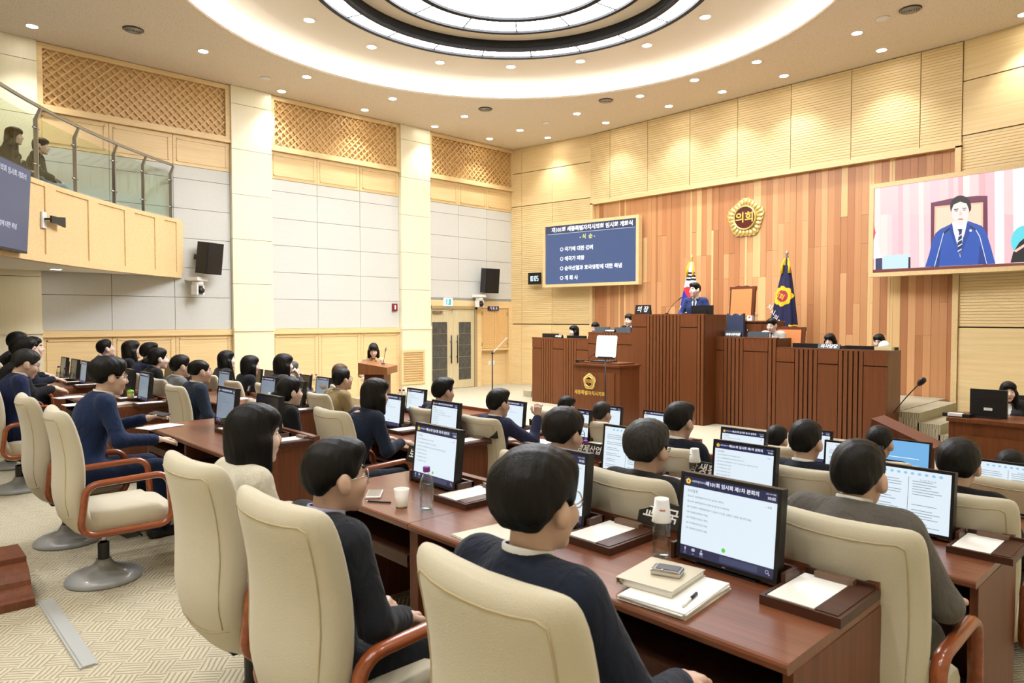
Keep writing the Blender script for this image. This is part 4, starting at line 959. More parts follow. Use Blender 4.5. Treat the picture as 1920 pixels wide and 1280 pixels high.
mb.b2(-w, w, -.02, -.012, -h, -h + b).b2(-w, w, -.02, -.012, h - b, h).b2(-w, -w + b, -.02, -.012, -h + b, h - b).b2(w - b, w, -.02, -.012, -h + b, h - b).b2(-w, w, -.0125, .022, -h, h).b2(-w + .07, w - .07, .02, .045, -h + .03, h - .06)
mb.b2(-.006, .006, -.0205, -.0195, -h + .004, -h + .009, 1); CASE = mb.mesh('casing'); CASE.materials.append(M_BLACK); CASE.materials.append(M_STEEL)
FOOTM = MB().b2(-.12, .12, -.03, .1, 0, .008).b2(-.04, .04, .02, .05, 0, .12).mesh('stand'); FOOTM.materials.append(M_BLACK)
HOUS = MB().b2(-.225, .225, .055, .07, 0, .06).b2(-.225, -.21, -.03, .07, 0, .06).b2(.21, .225, -.03, .07, 0, .06).mesh('monitor_housing'); HOUS.materials.append(M_DESKD)
def monitor(label, x, row, kind='agenda', rz=0, dy=0):
    z = FLOOR[row] + DH; t = thing('desk_monitor', label, 'monitor', (x, DY[row] + .5 + dy, z), rz, 'desk monitors'); M = T(0, 0, MH / 2 + .014) @ RX(-.1)
    obj('casing', CASE, None, t, M); sm, tm = screen(kind); so = obj('screen', sm, None, t, M)
    if tm: obj('screen_text', tm, None, so)['kind'] = 'stuff'
    obj('stand', FOOTM, None, t); obj('monitor_housing', HOUS, None, t, T(0, 0, .0005)); return t
# ================================================================== trays, nameplates, bottles, cups
TRAY = {}
m = MB(); m.b2(-.125, .125, -.16, .16, 0, .012).b2(-.125, .125, -.16, -.148, .012, .03).b2(-.125, -.113, -.148, .16, .012, .03).b2(.113, .125, -.148, .16, .012, .03).b2(-.113, .113, .148, .16, .012, .045); TRAY['tray_body'] = (m, M_DESKD)
TRAY['pen_lid'] = (MB().b2(.045, .113, -.148, .148, .012, .033), M_DESKD)
TRAY['memo_paper'] = (MB().b2(-.108, .04, -.143, .13, .012, .031), M_PAPER)
TRAY['clip_block'] = (MB().b2(-.07, .055, .115, .148, .03, .05), plain('clip_walnut', (118, 92, 76), .4))
TRAY = {k: (lambda me, mt: (me.materials.append(mt), me)[1])(v[0].mesh(k), v[1]) for k, v in TRAY.items()}
def tray(label, x, row, rz=0):
    t = thing('memo_tray', label, 'tray', (x, DY[row] + .475, FLOOR[row] + DH), rz, 'memo trays on the desks')
    for k, me in TRAY.items(): obj(k, me, None, t)
    return t
NP = None
def nameplate(label, x, row, txt, z=None, y=None, w=.24, h=.095, rz=0, size=.07, group='black nameplates'):
    t = thing('nameplate', label, 'nameplate', (x, y if y is not None else DY[row] + .677, z if z is not None else FLOOR[row] + DH + .045), rz, group)
    d = .035; m = MB(); m.add([(sx * w / 2, yy, zz) for sx in (-1, 1) for yy, zz in ((-d, 0), (d, 0), (.006, h), (-.006, h))], [(0, 1, 2, 3), (7, 6, 5, 4), (0, 4, 5, 1), (1, 5, 6, 2), (2, 6, 7, 3), (3, 7, 4, 0)]); m.build('block', M_BLACK, t)
    al = math.atan2(d - .006, h)
    text('lettering', txt, size, M_WHITETXT, t, T(0, -d / 2 - .0045, h / 2) @ RX(-al) @ FRONT, offset=.0012, shear=.12)
    text('lettering', txt, size, M_WHITETXT, t, RZ(PI) @ T(0, -d / 2 - .0045, h / 2) @ RX(-al) @ FRONT, offset=.0012, shear=.12)
    return t
BOT = {}
prof = [(.0005, .002), (.026, .002), (.031, .008), (.0315, .03), (.0295, .036), (.0315, .042), (.0315, .06), (.029, .066), (.0315, .072), (.0315, .12), (.027, .14), (.016, .158), (.0125, .165), (.0125, .178), (.0005, .178)]
BOT['bottle_body'] = (MB().lathe(prof, 18), M_PET)
BOT['water'] = (MB().lathe([(.0005, .004), (.025, .004), (.0295, .01), (.0295, .115), (.0005, .115)], 14), thin_glass('water', (250, 252, 253), .04))
m = MB().lathe([(.0325, .075), (.0325, .112)], 18); m.f = m.f[:-2]; m.m = m.m[:-2]; m.sm = m.sm[:-2]; BOT['label_band'] = (m, thin_glass('bottle_label', (240, 243, 245), .06))
BOT['bottle_cap'] = (MB().lathe([(.0005, .172), (.0155, .172), (.016, .176), (.016, .192), (.0145, .195), (.0005, .195)], 16), M_PURPLE)
BOT = {k: (lambda me, mt: (me.materials.append(mt), me)[1])(v[0].mesh(k), v[1]) for k, v in BOT.items()}
def bottle(label, p, capped=True, s=1.05):
    t = thing('water_bottle', label, 'bottle', p, random.random(), 'water bottles on the desks')
    for k, me in BOT.items():
        if k == 'bottle_cap' and not capped: continue
        obj(k, me, None, t, SC(s, s, s))
    return t
cup_me = MB().lathe([(.0005, .003), (.0255, .003), (.0262, 0), (.036, .083), (.0375, .085), (.0375, .088), (.0345, .088), (.0245, .006), (.0005, .006)], 20).mesh('cup_body'); cup_me.materials.append(M_CUP)
band = MB(); 
for q in range(5): a0 = -.35 + .14 * q; band.add([((.0262 + .0098 * z / .083 + .0004) * math.cos(a), (.0262 + .0098 * z / .083 + .0004) * math.sin(a), z) for a in (a0, a0 + .11) for z in (.036, .042)], [(0, 2, 3, 1)])
band = band.mesh('print'); band.materials.append(M_RED)
def cup(label, p, flip=False, rz=-2.2):
    t = thing('paper_cup', label, 'cup', p, rz, 'paper cups'); M = T(0, 0, .088) @ RX(PI) if flip else Matrix.Identity(4)
    o = obj('cup_body', cup_me, None, t, M); obj('print', band, None, o); return t
gl_me = MB().lathe([(.0005, .0), (.03, 0), (.033, .004), (.038, .095), (.036, .095), (.0315, .008), (.0005, .006)], 18).mesh('tumbler'); gl_me.materials.append(thin_glass('tumbler_glass', (240, 244, 246), .2))
def tumbler(label, p): return tag(obj('tumbler', gl_me, None, None, T(*p)), label, 'glass')
def papers(label, p, rz, w=.21, d=.297, h=.004, cat='paper', name='paper_sheets', mat=M_PAPER, n=3):
    t = thing(name, label, cat, p, rz); rr = random.Random(label)
    for i in range(n): a = rr.uniform(-.05, .05) if i else 0; MB().b2(-w / 2, w / 2, -d / 2, d / 2, h * i / n, h * (i + 1) / n - .0003).build('sheet', mat, t, T(rr.uniform(-.006, .006), rr.uniform(-.006, .006), 0) @ RZ(a))
    return t
# ================================================================== the stage: dais, podium, flags, screens
DYF = 11.0                                            # front line of the dais
def dx(px, Y=DYF): return onY(px, 620, Y).x
for k, (x0, x1, y0, z) in enumerate(((dx(997), dx(1664), DYF + .55, .44), (dx(1103), dx(1456), DYF + .6, .62), (-8.2, -6.25, DYF + .65, .80))):
    MB().b2(x0 + .02, x1 - .02, y0, WY1 + .05, 0 if k == 0 else (.44, .44, .62)[k], z).build('platform', M_CARPET, floor)
for s, xe in ((1, dx(1664)), (-1, dx(997))):
    for k in range(3): MB().b2(xe + s * (.0 if k == 0 else .28 * k - .02), xe + s * (.28 * (k + 1)), DYF + .55, 13.5, 0, .44 - .147 * k).build('stair_step', M_CARPET, floor)
def counter(name, label, x0, x1, y0, depth, ztop, segs, slope=0):
    t = thing(name, label, 'counter', ((x0 + x1) / 2, y0, 0)); MI = T(-(x0 + x1) / 2, -y0, 0)
    MB().b2(x0 + .005, x1 - .005, y0 + .03, y0 + .07, 0, ztop - .01).build('core', M_BLACKGAP, t, MI)
    for a, b, ty in segs:
        if ty == 'p':
            piece('front_panel', None, (b - a - .004, .04, ztop - .235), M_DAIS, t, M=MI @ T((a + b) / 2, y0 + .02, (ztop - .235) / 2)); piece('front_panel', None, (b - a - .004, .04, .215), M_DAIS, t, M=MI @ T((a + b) / 2, y0 + .02, ztop - .1125))
        else:
            n = max(2, int(round((b - a) / .072))); p = (b - a) / n
            for i in range(n): piece('rib_slat', None, (p * .72, .045, ztop - .012), M_DAISR, t, M=MI @ T(a + p * (i + .5), y0 + .022, (ztop - .012) / 2))
    MB().b2(x0, x1, y0, y0 + .1, ztop - .012, ztop + .012).build('cap_rail', M_DAIS, t, MI)
    for xx in (x0, x1 - .03): MB().b2(xx, xx + .03, y0 + .04, y0 + depth, 0, ztop).build('side_panel', M_DAIS, t, MI)
    MB().b2(x0 + .03, x1 - .03, y0 + .07, y0 + depth, ztop - .34, ztop - .31).build('worktop', M_DAIS, t, MI)
    return t
def segs(px, types, Y=DYF): xs = [dx(p, Y) for p in px]; return [(xs[i], xs[i + 1], types[i]) for i in range(len(types))]
counter('dais_desk', 'long low wing of the dark cherry dais beside the ribbed light wall', dx(997), dx(1103), DYF, .55, 1.43, segs((998, 1015, 1037, 1056.5, 1080.6, 1103), 'prprp'))
counter('dais_desk', 'middle-height dais desk between the low wing and the podium, near the clock', dx(1103), dx(1184) + .2, DYF, .55, 1.57, segs((1103, 1131, 1157, 1194), 'prp'))
counter('dais_desk', 'middle-height dais desk in front of the seated man in light grey', dx(1316), dx(1456), DYF, .55, 1.53, segs((1324, 1357, 1394, 1440, 1456), 'prpr'))
counter('dais_desk', 'low wing of the dais in front of the two seated women', dx(1456) + .005, dx(1664), DYF, .6, 1.375, segs((1456, 1490, 1534, 1572, 1620, 1664), 'prprp'))
PYF = 10.6
pod = counter('chair_podium', 'tall cherry podium with ribbed front where the standing speaker talks', dx(1184, PYF), dx(1320, PYF), PYF, .75, 1.93, segs((1184, 1212, 1275, 1307, 1320), 'prpr', PYF))
def back_monitor(label, px0, px1, py, Y, zb, grey=False):
    a, b = onY(px0, py, Y), onY(px1, py, Y); w = b.x - a.x; h = max(.28, w * .56); t = thing('staff_monitor', label, 'monitor', ((a.x + b.x) / 2, Y, zb), 0, 'staff monitors on the dais'); zt = (a.z + b.z) / 2 - zb
    MB().b2(-w / 2, w / 2, -.02, .02, zt - h, zt).b2(-w / 4, w / 4, -.035, -.02, zt - h * .8, zt - h * .3).build('casing', plain('monitor_back_grey', (84, 90, 98), .4) if grey else M_BLACK, t)
    MB().b2(-.1, .1, -.06, .08, 0, .012).b2(-.02, .02, -.005, .015, 0, max(.03, zt - h + .05)).build('stand', M_BLACK, t); return t
for px0, px1, py, zb, lab, g in ((1018, 1047, 625, 1.12, 'black staff monitor at the far end of the low dais wing', 0), (1064, 1099, 629, 1.12, 'black staff monitor before the woman with black hair on the dais wing', 0), (1116, 1143, 612.5, 1.26, 'grey staff monitor before the person with hidden face', 1), (1153, 1182, 613.5, 1.26, 'grey staff monitor next to the tall podium', 1),
        (1352, 1390, 620, 1.22, 'grey staff monitor right beside the podium flank', 1), (1403, 1442, 622, 1.22, 'grey staff monitor before the man in light grey', 1), (1487, 1541, 643.5, 1.065, 'wide black staff monitor left of the long-haired woman', 0), (1585, 1647, 648, 1.065, 'wide black staff monitor before the woman with tied hair', 0)):
    back_monitor(lab, px0, px1, py, DYF + .3, zb, g)
back_monitor('black monitor on the podium before the standing speaker', 1297, 1337, 572.5, PYF + .35, 1.62)
def dplate(label, px, py, Y, txt, w, h, size, zb): p = onY(px, py, Y); return nameplate(label, p.x, None, txt, zb, Y, w, h, 0, size, 'black nameplates on the dais')
dplate('black nameplate with two white characters on the tall podium', 1206, 583, PYF + .06, '의 장', .34, .17, .12, 1.942)
dplate('small black nameplate on the low dais wing by the clock wall', 1048, 632, DYF + .05, '의사담당', .22, .07, .05, 1.442)
dplate('small black nameplate on the dais between two grey monitors', 1144, 622, DYF + .05, '의사입법담당관', .26, .07, .036, 1.582)
dplate('small black nameplate on the dais beside the podium flank', 1375, 629, DYF + .05, '의회사무처장', .3, .08, .05, 1.542)
dplate('white lettered nameplate under the long-haired woman on the dais', 1555, 652, DYF + .05, '의사담당', .34, .075, .07, 1.387)
p = onY(1658, 655, DYF + .12); t = thing('tissue_box', 'box of white tissues at the end of the low dais wing', 'tissue box', (p.x, DYF + .12, 1.387))
MB().b2(-.12, .12, -.06, .06, 0, .05).build('box', plain('tissue_carton', (214, 196, 150), .6), t); m = MB(); m.lathe([(.09, .05), (.075, .09), (.05, .125), (.02, .14), (.001, .142)], 9, sy=.6); m.build('tissue', M_PAPER, t)
# speaker's gooseneck microphones
def gooseneck(name, label, base, tip, sag=.12, head=.012, foot=True, curve=None):
    t = thing(name, label, 'microphone', base); d = Vector(tip) - Vector(base); pts = [Vector((d.x * u, d.y * u, d.z * u)) + Vector((0, 0, sag * math.sin(PI * u) * .6)) for u in [i / 8 for i in range(9)]]
    MB().tube(pts, .005, 6).build('neck', M_BLACKM, t); e = pts[-1]; k = (pts[-1] - pts[-2]).normalized(); MB().tube([e - k * .01, e + k * .02, e + k * .07, e + k * .085], [head * .6, head, head, head * .5], 10).build('mic_head', M_BLACK, t)
    if foot: MB().lathe([(.001, 0), (.035, 0), (.03, .018), (.012, .022), (.001, .022)], 12).build('foot', M_BLACK, t)
    return t
a = onY(1250, 589, PYF + .15); b = onY(1272, 562, PYF + .3); gooseneck('gooseneck_microphone', 'thin gooseneck microphone on the podium leaning to the standing speaker', (a.x, PYF + .15, 1.942), b, .05)
a = onY(1285, 589, PYF + .2); b = onY(1295, 560, PYF + .4); gooseneck('gooseneck_microphone', 'second gooseneck microphone directly before the standing speaker', (a.x, PYF + .2, 1.942), b, .03)
# ---- council emblem
def emblem(parent, M, r, petals=True):
    m = MB(); n = 120
    def rad(a): return r * (.86 + .055 * math.cos(5 * (a - PI / 2)) + .05 * abs(math.sin(12.5 * (a - PI / 2))))
    pts = [(rad(2 * PI * i / n) * math.cos(2 * PI * i / n), rad(2 * PI * i / n) * math.sin(2 * PI * i / n)) for i in range(n)]
    m.prism(pts, 0, r * .06); m.build('petal_plate', M_GOLD, parent, M)
    if petals:
        pm = MB().lathe([(.001, -.5), (.18, -.4), (.26, 0), (.2, .35), (.001, .5)], 8).mesh('petal'); pm.materials.append(M_GOLD)
        for i in range(25):
            a = PI / 2 + 2 * PI * i / 25; rr = rad(a) * .84; obj('petal', pm, None, parent, M @ T(rr * math.cos(a), rr * math.sin(a), r * .06) @ RZ(a - PI / 2) @ SC(r * .4, r * .34, r * .2) @ RX(-PI / 2))
    MB().lathe([(r * .5, 0), (r * .58, 0), (r * .58, r * .15), (r * .54, r * .19), (r * .5, r * .15)], 40, ring=True).build('rim', M_GOLD, parent, M); MB().lathe([(.001, 0), (r * .55, 0), (r * .55, r * .12), (.001, r * .13)], 40, smooth=False).build('disc', M_MAROON, parent, M)
    text('lettering', '의회', r * .52, M_GOLDP, parent, M @ T(0, 0, r * .132), offset=r * .012, ext=r * .01)
e = onY(1395, 408, WY1); t = thing('council_emblem', 'gold flower emblem with maroon centre on the wood plank wall', 'emblem', (e.x, WY1 + .085, e.z)); emblem(t, RX(PI / 2), .46)
# ---- central lectern with small emblem
LY = 9.3; x0 = onY(1077, 682, LY).x; x1 = onY(1162, 686, LY).x; zl = onY(1120, 683, LY).z; lc = thing('lectern', 'dark cherry lectern with gold emblem and lettering on its front', 'lectern', ((x0 + x1) / 2, LY, 0)); W = x1 - x0
MB().b2(-W / 2, W / 2, 0, .55, 0, zl - .03).build('body', M_DAIS, lc); MB().b2(-W / 2 + .1, W / 2 - .1, -.018, .002, .08, zl - .14).build('front_panel', M_DAISR, lc)
MB().b2(-W / 2 - .02, W / 2 + .02, -.03, .57, zl - .03, zl).build('top', M_DAIS, lc); MB().b2(-W / 2 + .06, W / 2 - .06, .06, .5, zl, zl + .03).build('slope_board', M_DAIS, lc)
ez = onY(1107, 715, LY).z; ex = onY(1107, 715, LY).x - (x0 + x1) / 2; emblem(lc, T(ex, -.02, ez) @ RX(PI / 2), .155, True)
text('lettering', '세종특별자치시의회', .085, M_GOLDP, lc, T(ex, -.022, onY(1107, 737, LY).z) @ FRONT, offset=.002)
t = thing('lectern_tablet', 'flat black tablet lying on the emblem lectern', 'tablet', (onY(1132, 680, LY + .25).x, LY + .25, zl + .03)); MB().b2(-.2, .2, -.13, .13, 0, .02).build('body', M_BLACK, t); MB().b2(-.19, .19, -.12, .12, .02, .022).build('screen', M_DKGREY, t)
t = thing('lectern_clock', 'small black timer box at the lectern corner', 'timer', (onY(1086, 680, LY + .1).x, LY + .12, zl + .0)); MB().b2(-.07, .07, -.04, .04, 0, .05).build('body', M_BLACK, t); MB().b2(-.06, .06, .038, .042, .01, .04).build('display', M_DKGREY, t)
a = onY(1102, 679, LY + .3); gooseneck('gooseneck_microphone', 'gooseneck microphone at the near corner of the emblem lectern', (a.x, LY + .3, zl + .03), onY(1113, 665, LY + .3), .03)
# ---- teleprompter glasses on thin stands
def prompter(label, px, py, Y, zf, rz, tilt, mat):
    p = onY(px, py, Y); t = thing('teleprompter', label, 'teleprompter', (p.x, Y, zf), rz); hz = p.z - zf
    MB().tube([(0, 0, 0), (0, 0, hz - .22)], .011, 8).build('pole', M_BLACK, t); MB().lathe([(.001, 0), (.16, 0), (.15, .012), (.02, .02), (.001, .02)], 20).build('base', M_BLACK, t)
    M = T(0, 0, hz - .2) @ RX(tilt) @ T(0, 0, .2); n = 6; pts = []
    for cx, cz, a0 in ((.15, .15, 0), (-.15, .15, PI / 2), (-.15, -.15, PI), (.15, -.15, 1.5 * PI)): pts += [(cx * 1.0 + .03 * math.cos(a0 + PI / 2 * i / n), cz * 1.0 + .03 * math.sin(a0 + PI / 2 * i / n)) for i in range(n + 1)]
    MB().prism(pts, -.004, .004, M=RX(PI / 2)).build('glass_plate', mat, t, M); MB().b2(-.13, .13, -.02, .02, -.2, -.17).tube([(0, 0, -.18), (0, 0, -.22)], .014, 8).build('bracket', M_BLACK, t, M)
M_MIRR = plain('prompter_glass', (236, 242, 246), .08, spec=.8)
prompter('square white teleprompter glass on a thin black stand before the emblem lectern', 1135, 649, LY - .55, 0, .25, -.2, M_MIRR)
prompter('tilted teleprompter glass seen edge-on near the louvred cabinet', 923, 641, 8.2, WELL, 2.405, .75, M_MIRR)
# ---- flags
def flag(label, px, pyt, Y, zf, mats, classify, top_col, fringe):
    p = onY(px, pyt, Y); H = p.z - zf; t = thing('standing_flag', label, 'flag', (p.x, Y, zf), 0, None)
    MB().tube([(0, 0, 0), (0, 0, H - .12)], .016, 8).build('pole', M_GOLDP, t); MB().lathe([(.001, 0), (.2, 0), (.2, .03), (.06, .06), (.03, .12), (.001, .12)], 20).build('base', M_GOLDP, t)
    MB().lathe([(.001, -.14), (.02, -.14), (.03, -.1), (.018, -.06), (.034, -.03), (.02, .0), (.001, .04)], 10, (0, 0, H)).build('finial', top_col, t)
    n, k = 150, 100; vs = []; fs = []; ms = []; L = 1.45
    for j in range(k + 1):
        u = j / k; R = .03 + .255 * u ** .8; z = H - .13 - L * u
        for i in range(n):
            a = 2 * PI * i / n; f = 1 + (.04 + .1 * u) * math.sin(7 * a + 1.3) * (.4 + .6 * abs(math.sin(a))); vs.append((R * f * math.cos(a) - .05 * u, R * f * math.sin(a) * .55, z - .05 * u * math.cos(a)))
    mb = MB()
    for j in range(k):
        for i in range(n):
            q = (i + 1) % n; f = (j * n + i, (j + 1) * n + i, (j + 1) * n + q, j * n + q); c = [sum(vs[v][w_] for v in f) / 4 for w_ in range(3)]
            fs.append(f); ms.append(classify(c[0], H - c[2], c[1]))
    mb.add(vs, fs, 0, True); mb.m = ms; mb.build('cloth', mats, t)
    for s in (-1, 1): MB().tube([(s * .03, -.03, H - .12), (s * .07, -.06, H - .25), (s * .075, -.06, H - .42)], [.008, .022, .03], 8).build('tassel', fringe, t)
    return t, H
M_FW = plain('flag_white', (238, 238, 238), .8); M_FR = plain('flag_red', (206, 36, 50), .8); M_FB = plain('flag_blue', (28, 40, 150), .8); M_FK = plain('flag_black', (20, 20, 22), .8); M_FY = plain('flag_yellow', (240, 196, 30), .7); M_FN = plain('flag_navy', (14, 16, 62), .75)
def cls1(x, d, y):
    if y < .04:
        if .3 < d < .6 and abs(x + .0) < .11 and (abs(d - .37) < .022 or abs(d - .44) < .022 or abs(d - .51) < .022): return 3
        r = math.hypot(x + .06, (d - .9)); 
        if r < .235: return 1 if (d - .9) < -.02 + .9 * (x + .0) * .6 + .05 * math.sin((x + .06) * 14) else 2
    if d > 1.44 and x < -.12: return 4
    return 0
def cls2(x, d, y):
    if y < .05:
        r = math.hypot(x + .05, d - .86); a = math.atan2(d - .86, x + .05)
        if r < .115: return 2
        if r < .19 + .014 * math.cos(8 * a): return 1
    if d > 1.42 and x > .1: return 1
    if d < .26: return 1 if abs(x) > .02 else 0
    return 0
fl1, H1 = flag('white national flag with red and blue circle hanging from its pole', 1297, 480, 13.2, .8, [M_FW, M_FR, M_FB, M_FK, M_FY], cls1, M_GOLD, M_FY)
fl2, H2 = flag('navy council flag with gold flower emblem hanging from its pole', 1476, 472, 13.2, .8, [M_FN, M_FY, plain('flag_maroon', (164, 40, 60), .7)], cls2, M_STEEL, M_FY)
text('lettering', '의회', .12, M_FY, fl2, T(-.05, -.215, H2 - .86) @ FRONT @ RZ(-.45), offset=.002)
for i, ch in enumerate('치시의회'): text('lettering', ch, .11, M_WHITETXT, fl2, T(-.245 + .062 * i, -.2 + .0 * i, H2 - 1.08 - .1 * i) @ FRONT @ RZ(-.5), offset=.001)
# ---- leather chairs on the platform
def throne(label, px, pyt, Y, zf, w, rz=0, h=None):
    p = onY(px, pyt, Y); H = (p.z - zf); t = thing('leather_chair', label, 'chair', (p.x, Y, zf), rz); L = RX(-.09) 
    M = T(0, .0, .5) @ RX(.1)
    b = H - .5; MB().b2(-w / 2 + .04, w / 2 - .04, -.07, .0, .02, b - .07).build('back_cushion', M_LEATHER, t, T(0, 0, .5) @ RX(-.1))
    fr = MB(); fr.b2(-w / 2, -w / 2 + .05, -.05, .03, -.1, b - .03).b2(w / 2 - .05, w / 2, -.05, .03, -.1, b - .03)
    n = 12; pts = [(-w / 2 - .01 + (w + .02) * i / n, b - .07 + .045 + .02 * math.sin(PI * i / n) + .008 * math.cos(6 * PI * i / n)) for i in range(n + 1)] + [(w / 2 + .01, b - .09), (-w / 2 - .01, b - .09)]
    fr.prism(pts[::-1], -.03, .055, M=RX(PI / 2)); fr.build('carved_frame', M_CARVED, t, T(0, 0, .5) @ RX(-.1))
    MB().b2(-w / 2 + .02, w / 2 - .02, -.5, 0, .4, .52).build('seat', M_LEATHER, t); MB().b2(-w / 2, w / 2, -.5, .02, .32, .4).build('seat_rail', M_CARVED, t)
    for sx in (-1, 1):
        MB().b2(sx * w / 2 - .03, sx * w / 2 + .03, -.45, 0, .68, .73).b2(sx * w / 2 - .025, sx * w / 2 + .025, -.42, -.37, .4, .68).build('armrest', M_CARVED, t)
        for yy in (-.46, -.04): MB().b2(sx * (w / 2 - .04) - .025, sx * (w / 2 - .04) + .025, yy - .025, yy + .025, 0, .33).build('leg', M_CARVED, t)
throne('tall tan leather chair with carved frame behind the podium', 1389, 535, 12.75, .8, .52)
throne('low tan leather chair with carved frame behind the man in light grey', 1481, 611, 12.35, .62, .52)
t_ = onY(1385, 582, 12.3); cb = thing('draped_chair', 'dark blue cloth-covered chair back beside the podium flank', 'chair', (t_.x, 12.2, .8)); hb = t_.z - .86
n = 10; pts = [(-.17 + .34 * i / n, hb - .02 + .025 * math.cos(4 * PI * i / n)) for i in range(n + 1)] + [(.18, .5), (-.18, .5)]; MB().prism(pts[::-1], -.04, .04, M=RX(PI / 2)).build('backrest', plain('navy_cloth', (44, 54, 80), .7), cb); MB().b2(-.22, .22, -.42, .02, .42, .5).build('seat', plain('navy_cloth', (44, 54, 80), .7), cb)
MB().tube([(0, -.2, .05), (0, -.2, .42)], .03, 8).lathe([(.001, 0), (.24, 0), (.2, .05), (.001, .06)], 14, (0, -.2, 0)).build('pedestal', M_BLACK, cb)
# side cabinet with drawers behind the podium
a = onY(1390, 601, 12.55); b = onY(1460, 601, 12.55); sc_ = thing('drawer_cabinet', 'small dark wood drawer cabinet behind the dais with items on top', 'cabinet', ((a.x + b.x) / 2, 12.3, .8)); Wc = b.x - a.x; Hc_ = a.z - .8
MB().b2(-Wc / 2, Wc / 2, 0, .45, 0, Hc_ - .03).build('body', M_DAIS, sc_); MB().b2(-Wc / 2 - .03, Wc / 2 + .03, -.03, .48, Hc_ - .03, Hc_).build('top', M_DAIS, sc_)
for k in range(3): d_ = MB().b2(-Wc / 2 + .03, Wc / 2 - .2, -.015, .0, Hc_ - .3 - .27 * k, Hc_ - .06 - .27 * k).build('drawer', M_DAISR, sc_); MB().lathe([(.001, -.02), (.014, -.015), (.014, .01), (.001, .015)], 10).build('knob', M_CHROME, d_, T(-.1, -.03, Hc_ - .18 - .27 * k) @ RX(PI / 2))
zc = Hc_ + .8; xc = (a.x + b.x) / 2
t = thing('carton', 'small yellow carton on the drawer cabinet', 'carton', (onY(1399, 597, 12.5).x, 12.42, zc)); MB().b2(-.045, .045, -.04, .04, 0, .1).build('box', M_FY, t); MB().b2(-.046, .046, -.041, .041, .03, .06).build('band', M_WHITEP, t)
t = thing('carton', 'small white carton on the drawer cabinet', 'carton', (onY(1411, 597, 12.5).x, 12.42, zc)); MB().b2(-.05, .05, -.04, .04, 0, .1).build('box', M_WHITEP, t); MB().b2(-.02, .02, -.042, .0, .05, .08).build('print', M_RED, t)
bottle('clear bottle on the drawer cabinet behind the dais', (onY(1421, 597, 12.5).x, 12.42, zc), False)
# ---- right side: clerk's table and lectern with microphone
LX = onZ(1690, 800, .8); lt = thing('side_lectern', 'dark wood lectern with slanted top at the end of the dais', 'lectern', (0, 0, 0)); YL = 7.4; xa = onY(1666, 790, YL).x; xb = onY(1742, 815, YL).x; ztp = onY(1700, 790, YL).z
lt.location = ((xa + xb) / 2, YL, WELL); h0 = ztp - WELL; Wl = xb - xa
prof = [(-.2, 0), (.24, 0), (.24, h0 - .05), (-.2, h0 - .24)]
MB().prism([(-.19, 0), (.25, 0), (.25, h0 - .06), (-.19, h0 - .2)], -Wl / 2 + .03, Wl / 2 - .03, M=RZ(PI / 2) @ RX(PI / 2)).build('body', M_DESKV, lt)
MB().prism([(-.27, h0 - .3), (-.27, h0 - .2), (.28, h0 + .02), (.28, h0 - .09)], -Wl / 2, Wl / 2, M=RZ(PI / 2) @ RX(PI / 2)).build('slanted_top', M_DESKV, lt)
lt.rotation_euler = (0, 0, PI / 2)
gooseneck('lectern_microphone', 'long gooseneck microphone rising from the slanted side lectern', onY(1675, 774, YL), onY(1723, 720, YL - .1), .02, .028, False)
DYR = 8.75; xa = onY(1774, 790, DYR).x; zt = onY(1774, 782, DYR).z; ct = thing('clerk_table', 'brown panelled table before the clerk at the far wall', 'table', (xa + 1.0, DYR, 0))
MB().b2(-1.0, .95, 0, .7, zt - .04, zt).build('tabletop', M_DAIS, ct); MB().b2(-.98, .93, .02, .05, 0, zt - .04).build('front_panel', M_DAIS, ct)
for k in range(2): MB().b2(-.88 + .95 * k, -.05 + .9 * k, .005, .02, .1, zt - .18).build('raised_panel', M_DAISR, ct)
for xx in (-.98, .9): MB().b2(xx, xx + .03, .05, .68, 0, zt - .04).build('end_panel', M_DAIS, ct)
a = onY(1820, 728, DYR + .3); b = onY(1890, 728, DYR + .3); mt = thing('clerk_monitor', 'black monitor seen from behind on the clerk table', 'monitor', ((a.x + b.x) / 2, DYR + .3, zt)); w_ = b.x - a.x; hh = a.z - zt
MB().b2(-w_ / 2, w_ / 2, -.02, .025, hh - .33, hh).b2(-w_ / 2, w_ / 2, -.024, -.02, hh - .115, hh - .11).b2(-.04, .04, -.026, -.02, hh - .23, hh - .2, 1).build('casing', [M_BLACK, M_WHITEP], mt); MB().b2(-.03, .03, -.01, .02, .01, hh - .3).b2(-.13, .13, -.09, .09, 0, .012).build('stand', M_BLACK, mt)
p = onY(1794, 778, DYR + .12); t = thing('cable_adapter', 'small black and white device box on the clerk table', 'device', (p.x, DYR + .15, zt)); MB().b2(-.13, .13, -.07, .07, 0, .04).build('box', M_BLACK, t); MB().b2(-.08, .06, -.072, .0, .012, .043).build('label', M_WHITEP, t)
